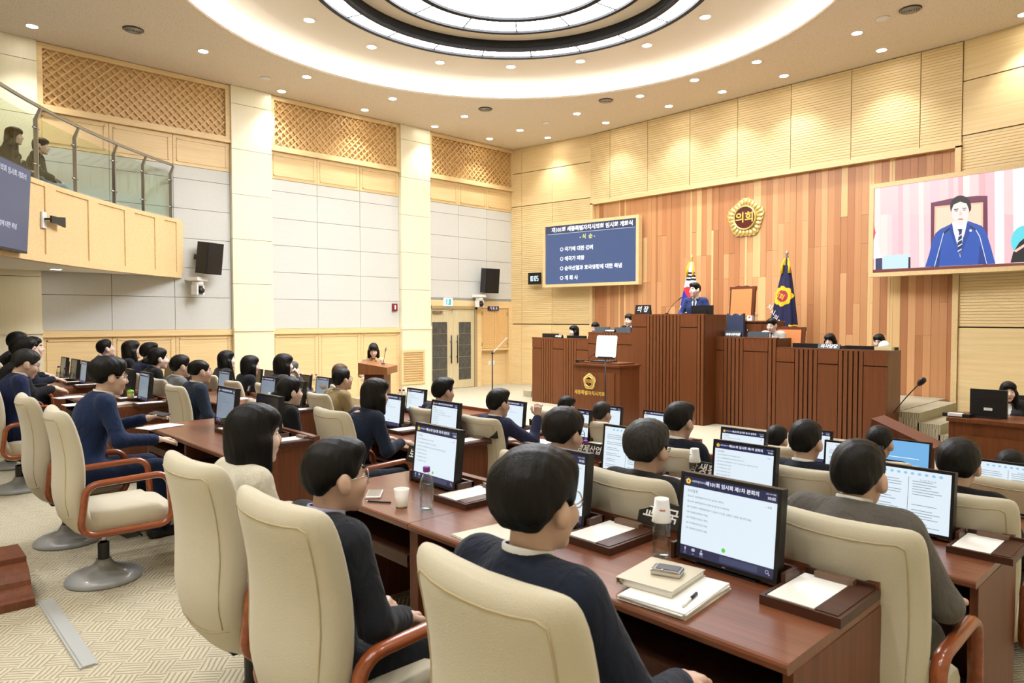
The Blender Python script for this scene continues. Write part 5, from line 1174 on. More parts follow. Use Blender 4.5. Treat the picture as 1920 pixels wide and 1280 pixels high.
# ---- wall screens
def wall_screen(name, label, cpos, rz, w, h, tilt=0.0):
    t = thing(name, label, 'screen', cpos); t.matrix_world = T(*cpos) @ RZ(rz) @ RX(tilt); f = .075
    for x0, x1, z0, z1 in ((-w / 2 - f, w / 2 + f, h / 2, h / 2 + f), (-w / 2 - f, w / 2 + f, -h / 2 - f, -h / 2), (-w / 2 - f, -w / 2, -h / 2, h / 2), (w / 2, w / 2 + f, -h / 2, h / 2)): MB().b2(x0, x1, -.02, .16, z0, z1).build('frame', M_MAPLE, t)
    MB().b2(-w / 2, w / 2, .02, .15, -h / 2, h / 2).build('casing', M_BLACK, t); return t
TLr = Vector((-.99, -.144)).normalized()
d_ = Vector((.99, .144)); rz_l = math.atan2(.144, .99); Pm = onY(1108, 470, 13.62)
def on_tv(px, py, P, rz):
    """local x, z on an upright screen plane through P turned by rz"""
    n = Vector((math.sin(rz), -math.cos(rz), 0)); d = ray(px, py); q = CAM + d * ((P - CAM).dot(n) / d.dot(n)) - P; return q.x * math.cos(rz) + q.y * math.sin(rz), q.z
c4 = [on_tv(px, py, Pm, rz_l) for px, py in ((1023.3, 425.3), (1193.8, 408.8), (1192, 528), (1022.2, 532.9))]
xm = (c4[0][0] + c4[1][0] + c4[2][0] + c4[3][0]) / 4; zm = sum(c[1] for c in c4) / 4; wl_ = (c4[1][0] + c4[2][0] - c4[0][0] - c4[3][0]) / 2; hl_ = (c4[0][1] + c4[1][1] - c4[2][1] - c4[3][1]) / 2
ls = wall_screen('agenda_screen', 'wall screen with white lettering on blue beside the clock', (Pm.x + xm * math.cos(rz_l), Pm.y + xm * math.sin(rz_l), Pm.z + zm), rz_l, wl_, hl_)
E_B1 = emit('board_blue', (78, 108, 166), .62); m = MB(); quad(m, -wl_ / 2, wl_ / 2, -hl_ / 2, hl_ / 2, 0, .015); quad(m, -wl_ / 2, wl_ / 2, hl_ / 2 - .2, hl_ / 2, 1, .014); quad(m, -wl_ / 2 + .05, wl_ / 2 - .05, hl_ / 2 - .215, hl_ / 2 - .205, 2, .013); so = m.build('screen', [E_B1, emit('board_head', (62, 80, 128), .55), E_WTXT], ls)
E_YT = emit('board_yellow', (240, 232, 150), .9); E_WT2 = emit('board_white', (250, 250, 255), 1.0)
text('lettering', '제101회 세종특별자치시의회 임시회 개회식', .135, E_WT2, so, T(.05, .01, hl_ / 2 - .11) @ FRONT, offset=.006)
text('lettering', '- 식  순 -', .13, E_YT, so, T(-.05, .01, hl_ / 2 - .34) @ FRONT, offset=.005)
for i, ln in enumerate(('○ 국기에 대한 경례', '○ 애국가 제창', '○ 순국선열과 호국영령에 대한 묵념', '○ 개 회 사')): text('lettering', ln, .125, E_WT2, so, T(-wl_ / 2 + .46, .01, hl_ / 2 - .63 - .25 * i) @ FRONT, offset=.005, align='LEFT')
# clock
p = onY(1001, 522, 13.55); ck = thing('wall_clock', 'black digital wall clock showing the time beside the agenda screen', 'clock', (p.x, p.y, p.z), rz_l); MB().b2(-.2, .2, 0, .08, -.16, .16).build('casing', M_BLACK, ck)
E_DIG = emit('clock_digit', (220, 250, 255), 1.5)
SEG = {'0': 'abcdef', '1': 'bc', '5': 'acdfg'}
def digit(mb, ch, x, w=.055, h=.14, t=.014):
    for s in SEG[ch]:
        bx = {'a': (0, w, h - t, h), 'd': (0, w, 0, t), 'g': (0, w, h / 2 - t / 2, h / 2 + t / 2), 'b': (w - t, w, h / 2, h), 'c': (w - t, w, 0, h / 2), 'e': (0, t, 0, h / 2), 'f': (0, t, h / 2, h)}[s]; mb.b2(x + bx[0], x + bx[1], -.004, 0, bx[2] - h / 2, bx[3] - h / 2)
for c, x in zip('1005', (-.155, -.08, .02, .095)): mb = MB(); digit(mb, c, x); mb.build('digit', E_DIG, ck)
# large video screen
rz_r = -.075; Pr = onY(1638, 432, 13.62)
c4 = [on_tv(px, py, Pr, rz_r) for px, py in ((1640.6, 353), (1636, 511.7), (1920, 313.5), (1920, 499.5))]
xl = (c4[0][0] + c4[1][0]) / 2; hr = c4[0][1] - c4[1][1]; wr_ = hr * 16 / 9; zc_ = (c4[0][1] + c4[1][1]) / 2 + Pr.z; xcn = xl + wr_ / 2
rs = wall_screen('video_screen', 'large wall video screen showing a man in a blue suit speaking', (Pr.x + xcn * math.cos(rz_r), Pr.y + xcn * math.sin(rz_r), zc_), rz_r, wr_, hr)
VM = {}; vm_list = []
def vmat(rgb, s=1.0):
    k = 'video_%d_%d_%d' % rgb
    if k not in VM: VM[k] = len(vm_list); vm_list.append(emit(k, rgb, s))
    return VM[k]
vb = MB(); lay = [0]
def shape(pts, rgb, crop=True, smooth=False):
    """polygon given in the picture of the screen"""
    lay[0] += 1; y = .0155 - .00025 * lay[0]; q = []
    for cx, cy in pts:
        lx, lz = on_tv(1600 + cx / 4.922, 280 + cy / 4.922, Pr, rz_r); q.append((max(-wr_ / 2, min(wr_ / 2, lx - xcn)), y, max(-hr / 2, min(hr / 2, lz + Pr.z - zc_))))
    vb.add(q, [tuple(range(len(q)))], vmat(rgb))
def circle(cx, cy, rx, ry, n=20): return [(cx + rx * math.cos(2 * PI * i / n), cy - ry * math.sin(2 * PI * i / n)) for i in range(n)]
shape([(150, 1200), (2050, 1150), (2050, 20), (150, 330)], (250, 206, 206))
rr = random.Random(11); x = 190
while x < 1950:
    w_ = rr.choice((45, 60, 85)); c = rr.choice(((246, 190, 196), (252, 214, 212), (254, 236, 236), (240, 176, 182), (254, 226, 220), (250, 200, 206))); top = rr.choice((0, 0, 600)); shape([(x, 1150), (x + w_, 1150), (x + w_, top), (x, top)], c); x += w_
shape([(178, 1010), (178, 760), (205, 770), (255, 1000)], (252, 252, 255)); shape([(175, 840), (205, 770), (190, 700), (175, 700)], (220, 90, 110))
shape([(712, 1100), (1242, 1100), (1236, 428), (1140, 428), (1060, 435), (900, 452), (800, 475), (714, 492)], (112, 48, 78)); shape([(740, 1100), (1196, 1100), (1196, 486), (748, 525)], (252, 190, 158)); shape([(760, 800), (1180, 800), (1180, 505), (765, 540)], (255, 214, 186))
shape([(265, 1105), (510, 1092), (508, 965), (272, 978)], (200, 228, 240)); shape([(203, 1110), (265, 1106), (265, 1002), (203, 1006)], (56, 66, 104)); shape([(505, 1095), (526, 1094), (526, 992), (507, 993)], (40, 46, 70))
shape([(660, 1085), (700, 960), (725, 850), (755, 775), (800, 735), (915, 680), (1060, 660), (1185, 705), (1225, 760), (1262, 880), (1310, 1055)], (38, 84, 176)); shape([(790, 1085), (810, 900), (800, 850), (782, 940), (745, 1085)], (28, 62, 140)); shape([(1150, 1062), (1165, 900), (1180, 860), (1195, 940), (1230, 1058)], (28, 62, 140))
shape([(905, 690), (925, 665), (1045, 650), (1058, 680), (1010, 820), (985, 1000), (965, 900)], (250, 250, 252)); shape([(960, 735), (1005, 732), (1000, 765), (1004, 870), (985, 985), (958, 880), (975, 765)], (34, 44, 90))
for k in range(4): shape([(962, 800 + 45 * k), (1002, 775 + 45 * k), (1003, 787 + 45 * k), (962, 812 + 45 * k)], (220, 224, 236))
shape([(915, 700), (905, 672), (885, 730), (960, 960), (975, 1020), (945, 900)], (30, 68, 152)); shape([(1050, 668), (1070, 690), (1085, 740), (1010, 930), (985, 1010), (1000, 900)], (30, 68, 152))
shape(circle(990, 532, 98, 108), (34, 28, 34)); shape([(905, 560), (925, 510), (985, 482), (1045, 500), (1066, 555), (1066, 600), (1052, 650), (1022, 690), (990, 708), (955, 690), (925, 655), (908, 605)], (252, 226, 220)); shape(circle(1078, 590, 10, 24, 10), (246, 208, 200)); shape(circle(902, 598, 9, 24, 10), (246, 208, 200))
shape([(928, 552), (970, 545), (970, 553), (930, 560)], (60, 46, 50)); shape([(1004, 540), (1044, 538), (1044, 545), (1005, 548)], (60, 46, 50)); shape(circle(950, 568, 15, 4, 10), (50, 40, 46)); shape(circle(1024, 558, 15, 4, 10), (50, 40, 46)); shape([(982, 570), (994, 570), (1004, 606), (976, 610)], (240, 196, 190)); shape(circle(990, 644, 27, 7, 12), (196, 110, 116))
for a_, b_ in (((885, 725), (795, 800)), ((1075, 715), (1150, 790))): pass
shape([(745, 1080), (752, 1080), (830, 790), (838, 768), (830, 765)], (226, 232, 240)); shape([(830, 770), (838, 782), (890, 735), (884, 722)], (24, 26, 36)); shape([(1228, 1055), (1234, 1055), (1170, 800), (1130, 735), (1126, 742), (1163, 805)], (226, 232, 240)); shape([(1072, 712), (1128, 750), (1132, 738), (1082, 702)], (24, 26, 36)); shape(circle(1082, 749, 12, 12, 10), (236, 236, 246))
shape(circle(1595, 850, 142, 150), (96, 214, 226)); shape([(1450, 1045), (1475, 950), (1530, 860), (1600, 800), (1760, 820), (1800, 1030)], (22, 24, 30)); shape([(1480, 935), (1580, 870), (1590, 890), (1500, 950)], (246, 196, 180))
shape([(150, 1112), (1575, 1044), (2050, 1018), (2050, 1110), (150, 1170)], (120, 58, 52)); 
for k in range(22): x = 210 + 62 * k; shape([(x, 1200), (x + 8, 1200), (x + 8, 1075), (x, 1075)], (84, 36, 36)) if False else None
vo = vb.build('screen', vm_list, rs)
# ---- things on the left wall
def wall_speaker(label, px, py, w, h, yaw, tilt):
    p = onX(px, py, WX0 + .3); t = thing('wall_speaker', label, 'speaker', p); t.matrix_world = T(*p) @ RZ(yaw) @ RX(tilt)
    MB().prism([(-w / 2, -.16), (w / 2, -.16), (w * .36, .16), (-w * .36, .16)], -h / 2, h / 2).build('cabinet', M_BLACKM, t); MB().b2(-w / 2 + .02, w / 2 - .02, -.172, -.158, -h / 2 + .02, h / 2 - .02).build('grille', M_BLACK, t); MB().b2(-.04, .04, .15, .34, -.05, .05).build('bracket', M_BLACK, t)
wall_speaker('black loudspeaker on the wall below the end of the balcony', 391, 484, .42, .62, PI / 2 + .45, .12)
wall_speaker('black loudspeaker on the wall above the double door', 917, 526, .46, .66, PI / 2 - .1, .1)
def ptz(label, px, py, yaw):
    p = onX(px, py, WX0 + .22); t = thing('wall_camera', label, 'camera', p, yaw); MB().b2(-.14, .14, -.12, .14, .1, .17).b2(-.05, .05, .1, .3, .12, .16).build('bracket', M_WHITEP, t)
    MB().lathe([(.001, .1), (.1, .1), (.105, .06), (.1, .0), (.001, .0)], 16).build('turret', M_WHITEP, t); MB().b2(-.1, -.06, -.07, .07, -.17, .02).b2(.06, .1, -.07, .07, -.17, .02).build('yoke', M_WHITEP, t); MB().tube([(0, .06, -.09), (0, -.09, -.09), (0, -.12, -.09)], [.065, .065, .05], 14).build('lens_barrel', M_BLACK, t)
ptz('white dome camera with black lens under the balcony-end loudspeaker', 371, 536, PI / 2 + .5); ptz('white dome camera with black lens above the double door', 899, 564, PI / 2)
p = onX(840, 566, WX0 + .05); t = thing('exit_sign', 'pale lit exit sign with green pictogram above the double door', 'sign', p); MB().b2(-.02, .02, -.15, .15, -.11, .11).build('casing', M_WHITEP, t); MB().b2(.02, .023, -.135, .135, -.095, .095).build('sign_face', emit('exit_face', (226, 250, 252), 1.1), t)
m = MB()
for (yy, zz, hw, hh) in ((-.06, .03, .02, .05), (.05, .0, .035, .08), (.0, -.06, .015, .02), (-.06, -.05, .03, .015)): m.b2(.023, .0245, yy - hw, yy + hw, zz - hh, zz + hh)
m.build('pictogram', emit('exit_green', (80, 200, 196), .9), t)
p = onX(740, 576, WX0 + .02); t = thing('alarm_box', 'small dark red alarm plate on the stone wall near the second pillar', 'alarm', p); MB().b2(-.02, .025, -.07, .07, -.09, .09).build('plate', plain('alarm_red', (120, 24, 30), .5), t); MB().b2(.025, .03, -.02, .02, -.05, .05).build('strip', M_WHITEP, t)
# ---- lectern of the announcer
ZL = onY(708, 680, 6.55); al = thing('announcer_lectern', 'brown wooden lectern in front of the woman in beige', 'lectern', (ZL.x, 6.55, WELL), -.85); hl = ZL.z - WELL
MB().b2(-.22, .22, -.17, .17, 0, hl - .18).build('body', M_DESKV, al); MB().prism([(-.24, hl - .18), (.26, hl - .18), (.26, hl - .06), (-.24, hl + .02)], -.34, .34, M=RZ(PI / 2) @ RX(PI / 2)).build('top', wood('lectern_brown', (126, 80, 46), (150, 98, 58), .4), al); MB().b2(-.26, .26, -.2, .2, 0, .08).build('plinth', M_DESKV, al)
gooseneck('gooseneck_microphone', 'small gooseneck microphone on the announcer lectern', (ZL.x + .1, 6.6, ZL.z - .02), (ZL.x - .06, 6.75, ZL.z + .2), .02)
# foot of a wooden stand at the lower left edge
f0 = onZ(66, 1136, .25); wf_ = thing('wooden_stand', 'dark wooden stand whose moulded foot shows at the carpet edge', 'stand', (f0.x - .55, f0.y - .3, .25), 0)
pr_ = [(.55, 0), (.55, .045), (.53, .055), (.5, .06), (.47, .08), (.44, .09), (.43, .12), (.40, .15), (.36, .175), (.30, .19), (.30, .22), (0, .22), (0, 0)]
MB().prism(pr_, -.3, .3, M=RX(PI / 2)).build('moulded_foot', M_DESKV, wf_); MB().b2(-.5, .1, -.28, .1, .22, .26).build('shelf', M_DESKV, wf_); MB().b2(-.5, 0, -.3, .1, 0, .22).build('plinth', M_DESKV, wf_); MB().b2(-.45, .0, -.28, -.06, .26, .9).build('body', M_DESKV, wf_)
# ================================================================== desks in four rows
DESKS = [('A', -.80, -2.52, 2, 'near brown desk with the paper stack and binder on it'), ('A', -2.52, -3.40, 1, 'near brown desk unit before the woman in the beige jacket'), ('A', -4.64, -6.42, 2, 'brown back-row desk before the woman in navy holding a phone'), ('A', -7.87, -9.65, 2, 'brown back-row desk before the grey-haired man looking down'), ('A', -10.5, -13.1, 3, 'brown back-row desk nearest the lattice wall'),
         ('B', -.72, -2.45, 2, 'brown second-row desk before the man in the grey suit'), ('B', -2.45, -3.32, 1, 'brown second-row desk unit before the brown-haired man with glasses'), ('B', -4.42, -6.2, 2, 'brown second-row desk before the short-haired woman in dark navy'), ('B', -7.2, -9.0, 2, 'brown second-row desk before the two men seated side by side'), ('B', -9.0, -10.3, 1, 'brown second-row desk before the woman in black with side fringe'), ('B', -10.7, -13.0, 3, 'brown second-row desk nearest the lattice wall'),
         ('C', -.66, -2.4, 2, 'brown third-row desk before the thick-haired man by the side lectern'), ('C', -2.4, -3.26, 1, 'brown third-row desk unit before the man with swept black hair'), ('C', -4.2, -6.05, 2, 'brown third-row desk before the man raising his hand'), ('C', -6.9, -8.7, 2, 'brown third-row desk before the man in the olive suit'), ('C', -9.3, -12.4, 3, 'brown third-row desk nearest the announcer lectern'),
         ('D', -.6, -2.4, 2, 'brown front-row desk with the blue desktop screen'), ('D', -2.4, -3.2, 1, 'brown front-row desk unit behind the swept-haired man'), ('D', -4.1, -6.0, 2, 'brown front-row desk before the emblem lectern'), ('D', -7.6, -9.3, 2, 'brown front-row desk facing the ribbed dais')]
for row, a, b, n, lab in DESKS: desk(lab, a, b, row, n)
# ================================================================== monitors, trays, nameplates
MON = [('A', -1.25, 'agenda', 'the man in wire glasses nearest the camera', '교육국장'), ('A', -2.1, 'agenda', 'the man with the lavender collar', None), ('A', -2.96, 'agenda', 'the woman in the beige jacket', '보건복지'), ('A', -5.06, 'off', 'the empty back-row chair', None), ('A', -5.86, 'agenda_dim', 'the woman in navy holding a phone', None), ('A', -8.15, 'agenda_dim', 'the grey-haired man looking down', '최원석'), ('A', -8.8, 'off', 'the man writing in the back row', None), ('A', -10.9, 'agenda_dim', 'the leaning man near the lattice wall', None), ('A', -11.5, 'off', 'the broad man near the lattice wall', None), ('A', -12.2, 'off', 'the last back-row seat by the pillar', None),
       ('B', -1.12, 'document', 'the man in the grey suit', None), ('B', -1.99, 'agenda', 'the grey-haired man with black glasses', '장생활'), ('B', -2.83, 'document', 'the brown-haired man with glasses', '경제산업'), ('B', -4.81, 'agenda', 'the short-haired woman in dark navy', '김 현 옥'), ('B', -5.66, 'agenda', 'the woman with the hair clip', None), ('B', -7.65, 'off', 'the man in dark blue with glasses', None), ('B', -8.4, 'agenda_dim', 'the man with cropped hair', '김효숙'), ('B', -9.84, 'agenda_dim', 'the woman in black with side fringe', '안신일'), ('B', -11.6, 'off', 'the long-haired woman by the wainscot', None), ('B', -12.2, 'off', 'the man gazing up by the wainscot', None),
       ('C', -1.0, 'document', 'the thick-haired man by the side lectern', None), ('C', -1.93, 'document', 'the tidy-haired man in the third row', None), ('C', -2.78, 'agenda', 'the man with swept black hair', None), ('C', -4.58, 'agenda', 'the man raising his hand', '소방'), ('C', -5.5, 'agenda', 'the man with side-cropped black hair', None), ('C', -7.3, 'agenda', 'the man in the olive suit', '이현정'), ('C', -9.75, 'agenda_dim', 'the bobbed woman in grey', None), ('C', -10.35, 'off', 'the woman hidden behind her chair', None), ('C', -11.65, 'off', 'the woman near the first pillar', None), ('C', -12.2, 'off', 'the empty third-row seat by the pillar', None),
       ('D', -2.0, 'desktop', 'the neat-haired man in the front row', None), ('D', -2.82, 'agenda', 'the dark-haired man low in the front row', None), ('D', -4.55, 'agenda', 'the empty front-row seat by the lectern', None), ('D', -5.25, 'agenda', 'the grey-streaked man in the front row', None)]
for row, x, kind, who, plate in MON:
    monitor({'agenda': 'lit agenda monitor before ', 'agenda_dim': 'agenda monitor dimmed for oblique view before ', 'document': 'monitor with document pages before ', 'desktop': 'monitor with blue desktop before ', 'off': 'dark monitor before '}[kind] + who, x, row, kind, random.uniform(-.03, .03))
    tray('memo tray on the desk of ' + who, x + .335, row)
    if plate: nameplate('black nameplate of ' + who, x + (-.37 if plate in ('교육국장', '보건복지', '장생활') else -.47 if plate == '경제산업' else .36), row, plate, size=.062 if len(plate) > 3 else .075, w=.27)
# ================================================================== people
def seated(row, px, py, label, dy=0.0, lean=.06, ch=True, chlab=None, crz=0, rz=0, cdx=0.0, **kw):
    Y = PY[row] + dy; P = onY(px, py, Y); z = FLOOR[row]; loc = (P.x, Y - .01 - lean, z)
    o = person(label, loc, rz, lean=lean, ztop=P.z, **kw)
    if ch: chair('beige high-back swivel chair of ' + (chlab or label), P.x + .05 + cdx, loc[1] + .085, z, crz + rz * .5)
    return o
K = (24, 21, 20); K2 = (40, 32, 27); GR = (96, 94, 92)
NAVY = (26, 34, 62); DKN = (24, 28, 44); BLK = (22, 22, 26)
def hz(deg): return math.radians(deg)
# nearest block
seated('A', 1012, 842, 'man in navy suit and wire glasses with white collar, nearest the camera', .02, .05, chlab='the man in wire glasses nearest the camera', cdx=.03, kind='rest', style='full', hair=(20, 17, 17), suit=(24, 30, 46), shirt=(232, 232, 232), glasses='chrome', skin='b')
seated('A', 632, 822, 'man in dark suit with lavender shirt collar and thin glasses', -.06, .04, chlab='the man with the lavender collar', kind='lap', style='swept', hair=(24, 20, 19), suit=(32, 35, 42), shirt=(170, 172, 206), glasses='chrome', skin='b', hyaw=-.1, crz=.06)
seated('A', 478, 757, 'woman with black bob in pale beige jacket, back to the camera', 0, .08, chlab='the woman in the beige jacket', kind='desk', female=True, style='bob', hair=(18, 15, 15), suit=(204, 198, 180), collar=False, skin='c', crz=.05)
bc = onZ(124, 1016, .25); chair('beige high-back swivel chair of the woman in navy holding a phone', bc.x, bc.y + .05, .25, -.02)
seated('A', 205, 670, 'woman with short black hair in navy suit holding a phone', .12, .12, ch=False, kind='hold', female=True, style='full', hair=(26, 22, 21), suit=(26, 42, 76), shirt=(236, 230, 220), glasses='chrome', skin='a', hpitch=-.12)
ec = onZ(192, 1086, .25); chair('empty beige high-back swivel chair next to the woman in navy', ec.x, ec.y + .05, .25, -.05)
seated('A', 45, 655, 'grey-haired man with glasses in navy suit looking down', -.05, .1, chlab='the grey-haired man looking down', kind='lap', style='short', hair=(62, 62, 62), suit=(26, 36, 70), shirt=(236, 236, 236), glasses='black', skin='b', hpitch=-.3, hunch=.02, res=1.4)
seated('A', 46, 634, 'man in black suit writing beside the grey-haired man', .14, .16, chlab='the man writing in the back row', kind='desk', style='full', hair=K, suit=BLK, glasses=None, res=1.6, hyaw=-.3)
seated('A', 60, 631, 'man leaning forward behind the writing man near the lattice wall', .45, .2, chlab='the leaning man near the lattice wall', kind='desk', style='short', hair=K, suit=DKN, res=1.8, hyaw=-.3)
seated('A', 32, 622, 'broad man in black suit at the very edge of the picture', .35, .12, ch=False, kind='desk', style='short', hair=K, suit=BLK, res=1.8)
# second row
seated('B', 1608, 826, 'man in grey patterned suit seen from behind, reaching under his desk', .0, .07, chlab='the man in the grey suit', kind='rest', style='short', hair=(30, 26, 24), suit=(92, 88, 84), shirt=(226, 222, 218), skin='b', pattern=.25, hunch=.03)
seated('B', 1217, 789, 'man with greying hair and black glasses in dark jacket', 0, .06, chlab='the grey-haired man with black glasses', kind='desk', style='full', hair=(74, 72, 70), suit=(30, 30, 34), collar=False, glasses='black', skin='b', crz=-.02)
seated('B', 1060, 766, 'man with brown-tinted hair and black glasses in navy suit', .02, .1, chlab='the brown-haired man with glasses', kind='desk', style='full', hair=K2, suit=NAVY, shirt=(200, 204, 214), glasses='black', skin='b', res=1.2, hpitch=-.12)
seated('B', 705, 709, 'woman with short black hair in dark navy jacket leaning to her screen', .3, .24, chlab='the short-haired woman in dark navy', kind='desk', female=True, style='bob', hair=(30, 24, 22), suit=(24, 34, 54), collar=False, res=1.3)
ho = seated('B', 545, 707, 'woman in black with hair bun and ribbon clip', .03, .1, chlab='the woman with the hair clip', kind='lap', female=True, style='bun', hair=K, suit=BLK, shirt=(60, 60, 66), res=1.3, skin='c')
seated('B', 375, 672, 'man in dark blue suit with glasses and receding hair', -.08, .08, chlab='the man in dark blue with glasses', kind='lap', style='thin', hair=K, suit=(34, 46, 64), glasses='chrome', res=1.5, skin='b')
seated('B', 339, 665, 'man with cropped black hair in grey suit', .05, .08, chlab='the man with cropped hair', kind='lap', style='short', hair=K, suit=(112, 114, 116), res=1.6, skin='b')
seated('B', 296, 652, 'woman in black with dark hair and side fringe', .14, .12, chlab='the woman in black with side fringe', kind='desk', female=True, style='bun', hair=K, suit=BLK, collar=False, res=1.7, skin='c')
seated('B', 279, 642, 'man in navy suit with quiffed hair beside the woman in black', .3, .12, chlab='the quiff-haired man in navy', kind='desk', style='swept', hair=K, suit=NAVY, res=1.8)
seated('B', 245, 638, 'long-haired woman with glasses in black by the wainscot', .28, .12, chlab='the long-haired woman by the wainscot', kind='desk', female=True, style='long', hair=(34, 26, 24), suit=BLK, glasses='chrome', res=1.9, hpitch=.15)
seated('B', 198, 636, 'man with glasses gazing up by the wainscot', .17, .05, chlab='the man gazing up by the wainscot', kind='lap', style='short', hair=K, suit=(52, 58, 84), shirt=(222, 214, 232), glasses='chrome', res=1.9, hpitch=.25)
# third row
seated('C', 1800, 824, 'man with thick black hair seated before the slanted side lectern', 0, .06, chlab='the thick-haired man by the side lectern', kind='desk', style='full', hair=(28, 24, 23), suit=BLK, collar=False, res=1.2, skin='b')
seated('C', 1512, 787, 'man with tidy black hair and white shirt collar in the third row', 0, .06, chlab='the tidy-haired man in the third row', kind='desk', style='short', hair=K, suit=DKN, res=1.3, skin='b')
seated('C', 1274, 754, 'man with swept black hair and glasses in front of the tall podium', 0, .06, chlab='the man with swept black hair', kind='desk', style='swept', hair=K, suit=DKN, glasses='chrome', res=1.4, skin='b')
seated('C', 935, 729, 'man in navy suit raising his right hand beside his screen', .02, .08, chlab='the man raising his hand', kind='raise', style='swept', hair=K, suit=(38, 42, 72), res=1.3, skin='b')
seated('C', 831, 708, 'man with side-cropped black hair in dark suit before the double door', .02, .08, chlab='the man with side-cropped black hair', kind='rest', style='swept', hair=K, suit=DKN, res=1.4, skin='b')
seated('C', 642, 690, 'man with glasses in olive suit near the announcer', .0, .16, chlab='the man in the olive suit', kind='desk', style='short', hair=K, suit=(142, 124, 88), shirt=(214, 208, 196), glasses='black', res=1.4, skin='b', hpitch=.12)
seated('C', 530, 663, 'woman with smooth black bob in grey jacket', .0, .1, chlab='the bobbed woman in grey', kind='chin', female=True, style='bob', hair=K, suit=(62, 62, 66), collar=False, res=1.6, skin='c')
seated('C', 468, 666, 'woman with dark hair hidden behind her beige chair', -.15, .08, chlab='the woman hidden behind her chair', kind='lap', female=True, style='bob', hair=K, suit=BLK, collar=False, res=1.7)
seated('C', 424, 657, 'woman with shoulder-length hair near the first ivory pillar', .0, .08, chlab='the woman near the first pillar', kind='lap', female=True, style='long', hair=(30, 24, 24), suit=(40, 36, 38), collar=False, res=1.8, hpitch=.15, skin='c')
# front row
seated('D', 1650, 798, 'man with short neat hair in the front row by the blue screen', 0, .06, chlab='the man with short neat hair', kind='desk', style='short', hair=(34, 30, 28), suit=BLK, res=1.5, skin='b')
seated('D', 1458, 797, 'dark-haired man low in the front row between two screens', 0, .06, chlab='the dark-haired man low in the front row', kind='desk', style='short', hair=K, suit=DKN, res=1.6, skin='b')
seated('D', 1896, 843, 'dark-haired person bending low at the picture edge', 0, .12, chlab='the person bending low at the edge', kind='desk', style='mop', hair=K, suit=BLK, res=1.6)
seated('D', 1130, 753, 'man with grey-streaked hair in front of the emblem lectern', -.02, .06, chlab='the grey-streaked man in the front row', kind='desk', style='short', hair=(70, 68, 66), suit=BLK, res=1.6, skin='b')
seated('D', 1064, 742, 'dark-haired person half hidden behind an agenda monitor', .3, .1, chlab='the half-hidden person in the front row', kind='desk', style='mop', hair=K, suit=DKN, res=1.7)
seated('D', 637, 682, 'tan-haired person facing the announcer in the front row', .0, .08, chlab='the tan-haired person', kind='lap', female=True, style='bob', hair=(128, 98, 74), suit=BLK, collar=False, res=1.7)
seated('D', 549, 677, 'grey-haired man with hand at his mouth in the front row', .0, .1, chlab='the grey-haired man with hand at mouth', kind='chin', style='short', hair=(120, 122, 124), suit=(90, 90, 94), res=1.8)
# hair clip of the woman with the bun
cp = ho; hm = [c for c in ho.children if c.name.startswith('hair')][0]; MB().tube([(.0, -.2, -.05), (.05, -.19, -.02), (.02, -.2, .01), (-.05, -.19, -.02), (0, -.2, -.05), (.045, -.185, -.1), (0, -.2, -.06), (-.045, -.185, -.1)], .011, 6).build('hair_ribbon', plain('ribbon_white', (236, 230, 218), .5), hm)
# empty chairs seen between the desks
for lab, row, px, py in (('empty beige swivel chair near the foot of the first pillar', 'C', 352, 668),):
    P = onY(px, py, PY[row] - .28); chair(lab, P.x, PY[row], FLOOR[row], random.uniform(-.2, .2))
# ---- on the stage
def staff(px, py, Y, zf, label, rz=PI, **kw):
    P = onY(px, py, Y); kw.setdefault('lean', .06); return person(label, (P.x, Y + .01 + kw['lean'], zf), rz, ztop=P.z, front=True, **kw)
staff(1302, 530, 11.55, .8, 'standing speaker in navy suit and striped tie at the tall podium', rz=PI + .25, kind='stand', style='swept', hair=K, suit=(40, 52, 98), tie=(30, 36, 66), res=1.3, skin='c', hyaw=-.45)
staff(1447, 596, 11.95, .62, 'man in light grey jacket reading at the dais', kind='lap', style='short', hair=K, suit=(190, 184, 172), tie=(70, 62, 60), res=1.4, skin='c', hpitch=-.25)
staff(1556, 625, 11.95, .44, 'long-haired woman in black seated at the low dais wing', kind='lap', female=True, style='long', hair=K, suit=BLK, res=1.4, skin='c', hpitch=-.2)
staff(1648, 626, 11.95, .44, 'woman with tied-back hair seated near the tissue box', kind='lap', female=True, style='bun', hair=K, suit=BLK, res=1.4, skin='c', hpitch=-.25)
staff(1076, 610, 11.8, .44, 'woman with black hair at the far dais wing', kind='lap', female=True, style='bob', hair=K, suit=BLK, res=1.4, skin='c', hyaw=-.3)
staff(1116, 604, 11.85, .62, 'person with face hidden behind a grey staff monitor', kind='lap', style='short', hair=K, suit=DKN, res=1.6, hpitch=-.3)
staff(1180, 588, 11.85, .62, 'man in dark suit seated close against the tall podium', kind='lap', style='short', hair=(44, 42, 40), suit=DKN, tie=(60, 60, 80), res=1.5, hpitch=-.1)
staff(1888, 720, 9.55, 0, 'clerk with long black hair and lanyard behind a black monitor', rz=PI + .2, kind='lap', female=True, style='long', hair=K, suit=(56, 56, 60), res=1.3, skin='c', hyaw=.15)
staff(694, 643, 6.72, WELL, 'announcer with long black hair in beige blouse reading at her lectern', rz=PI + 1.0, kind='stand', female=True, style='long', hair=K, suit=(206, 172, 134), trousers=(24, 22, 24), shirt=(206, 172, 134), res=1.4, skin='c', hpitch=-.35)
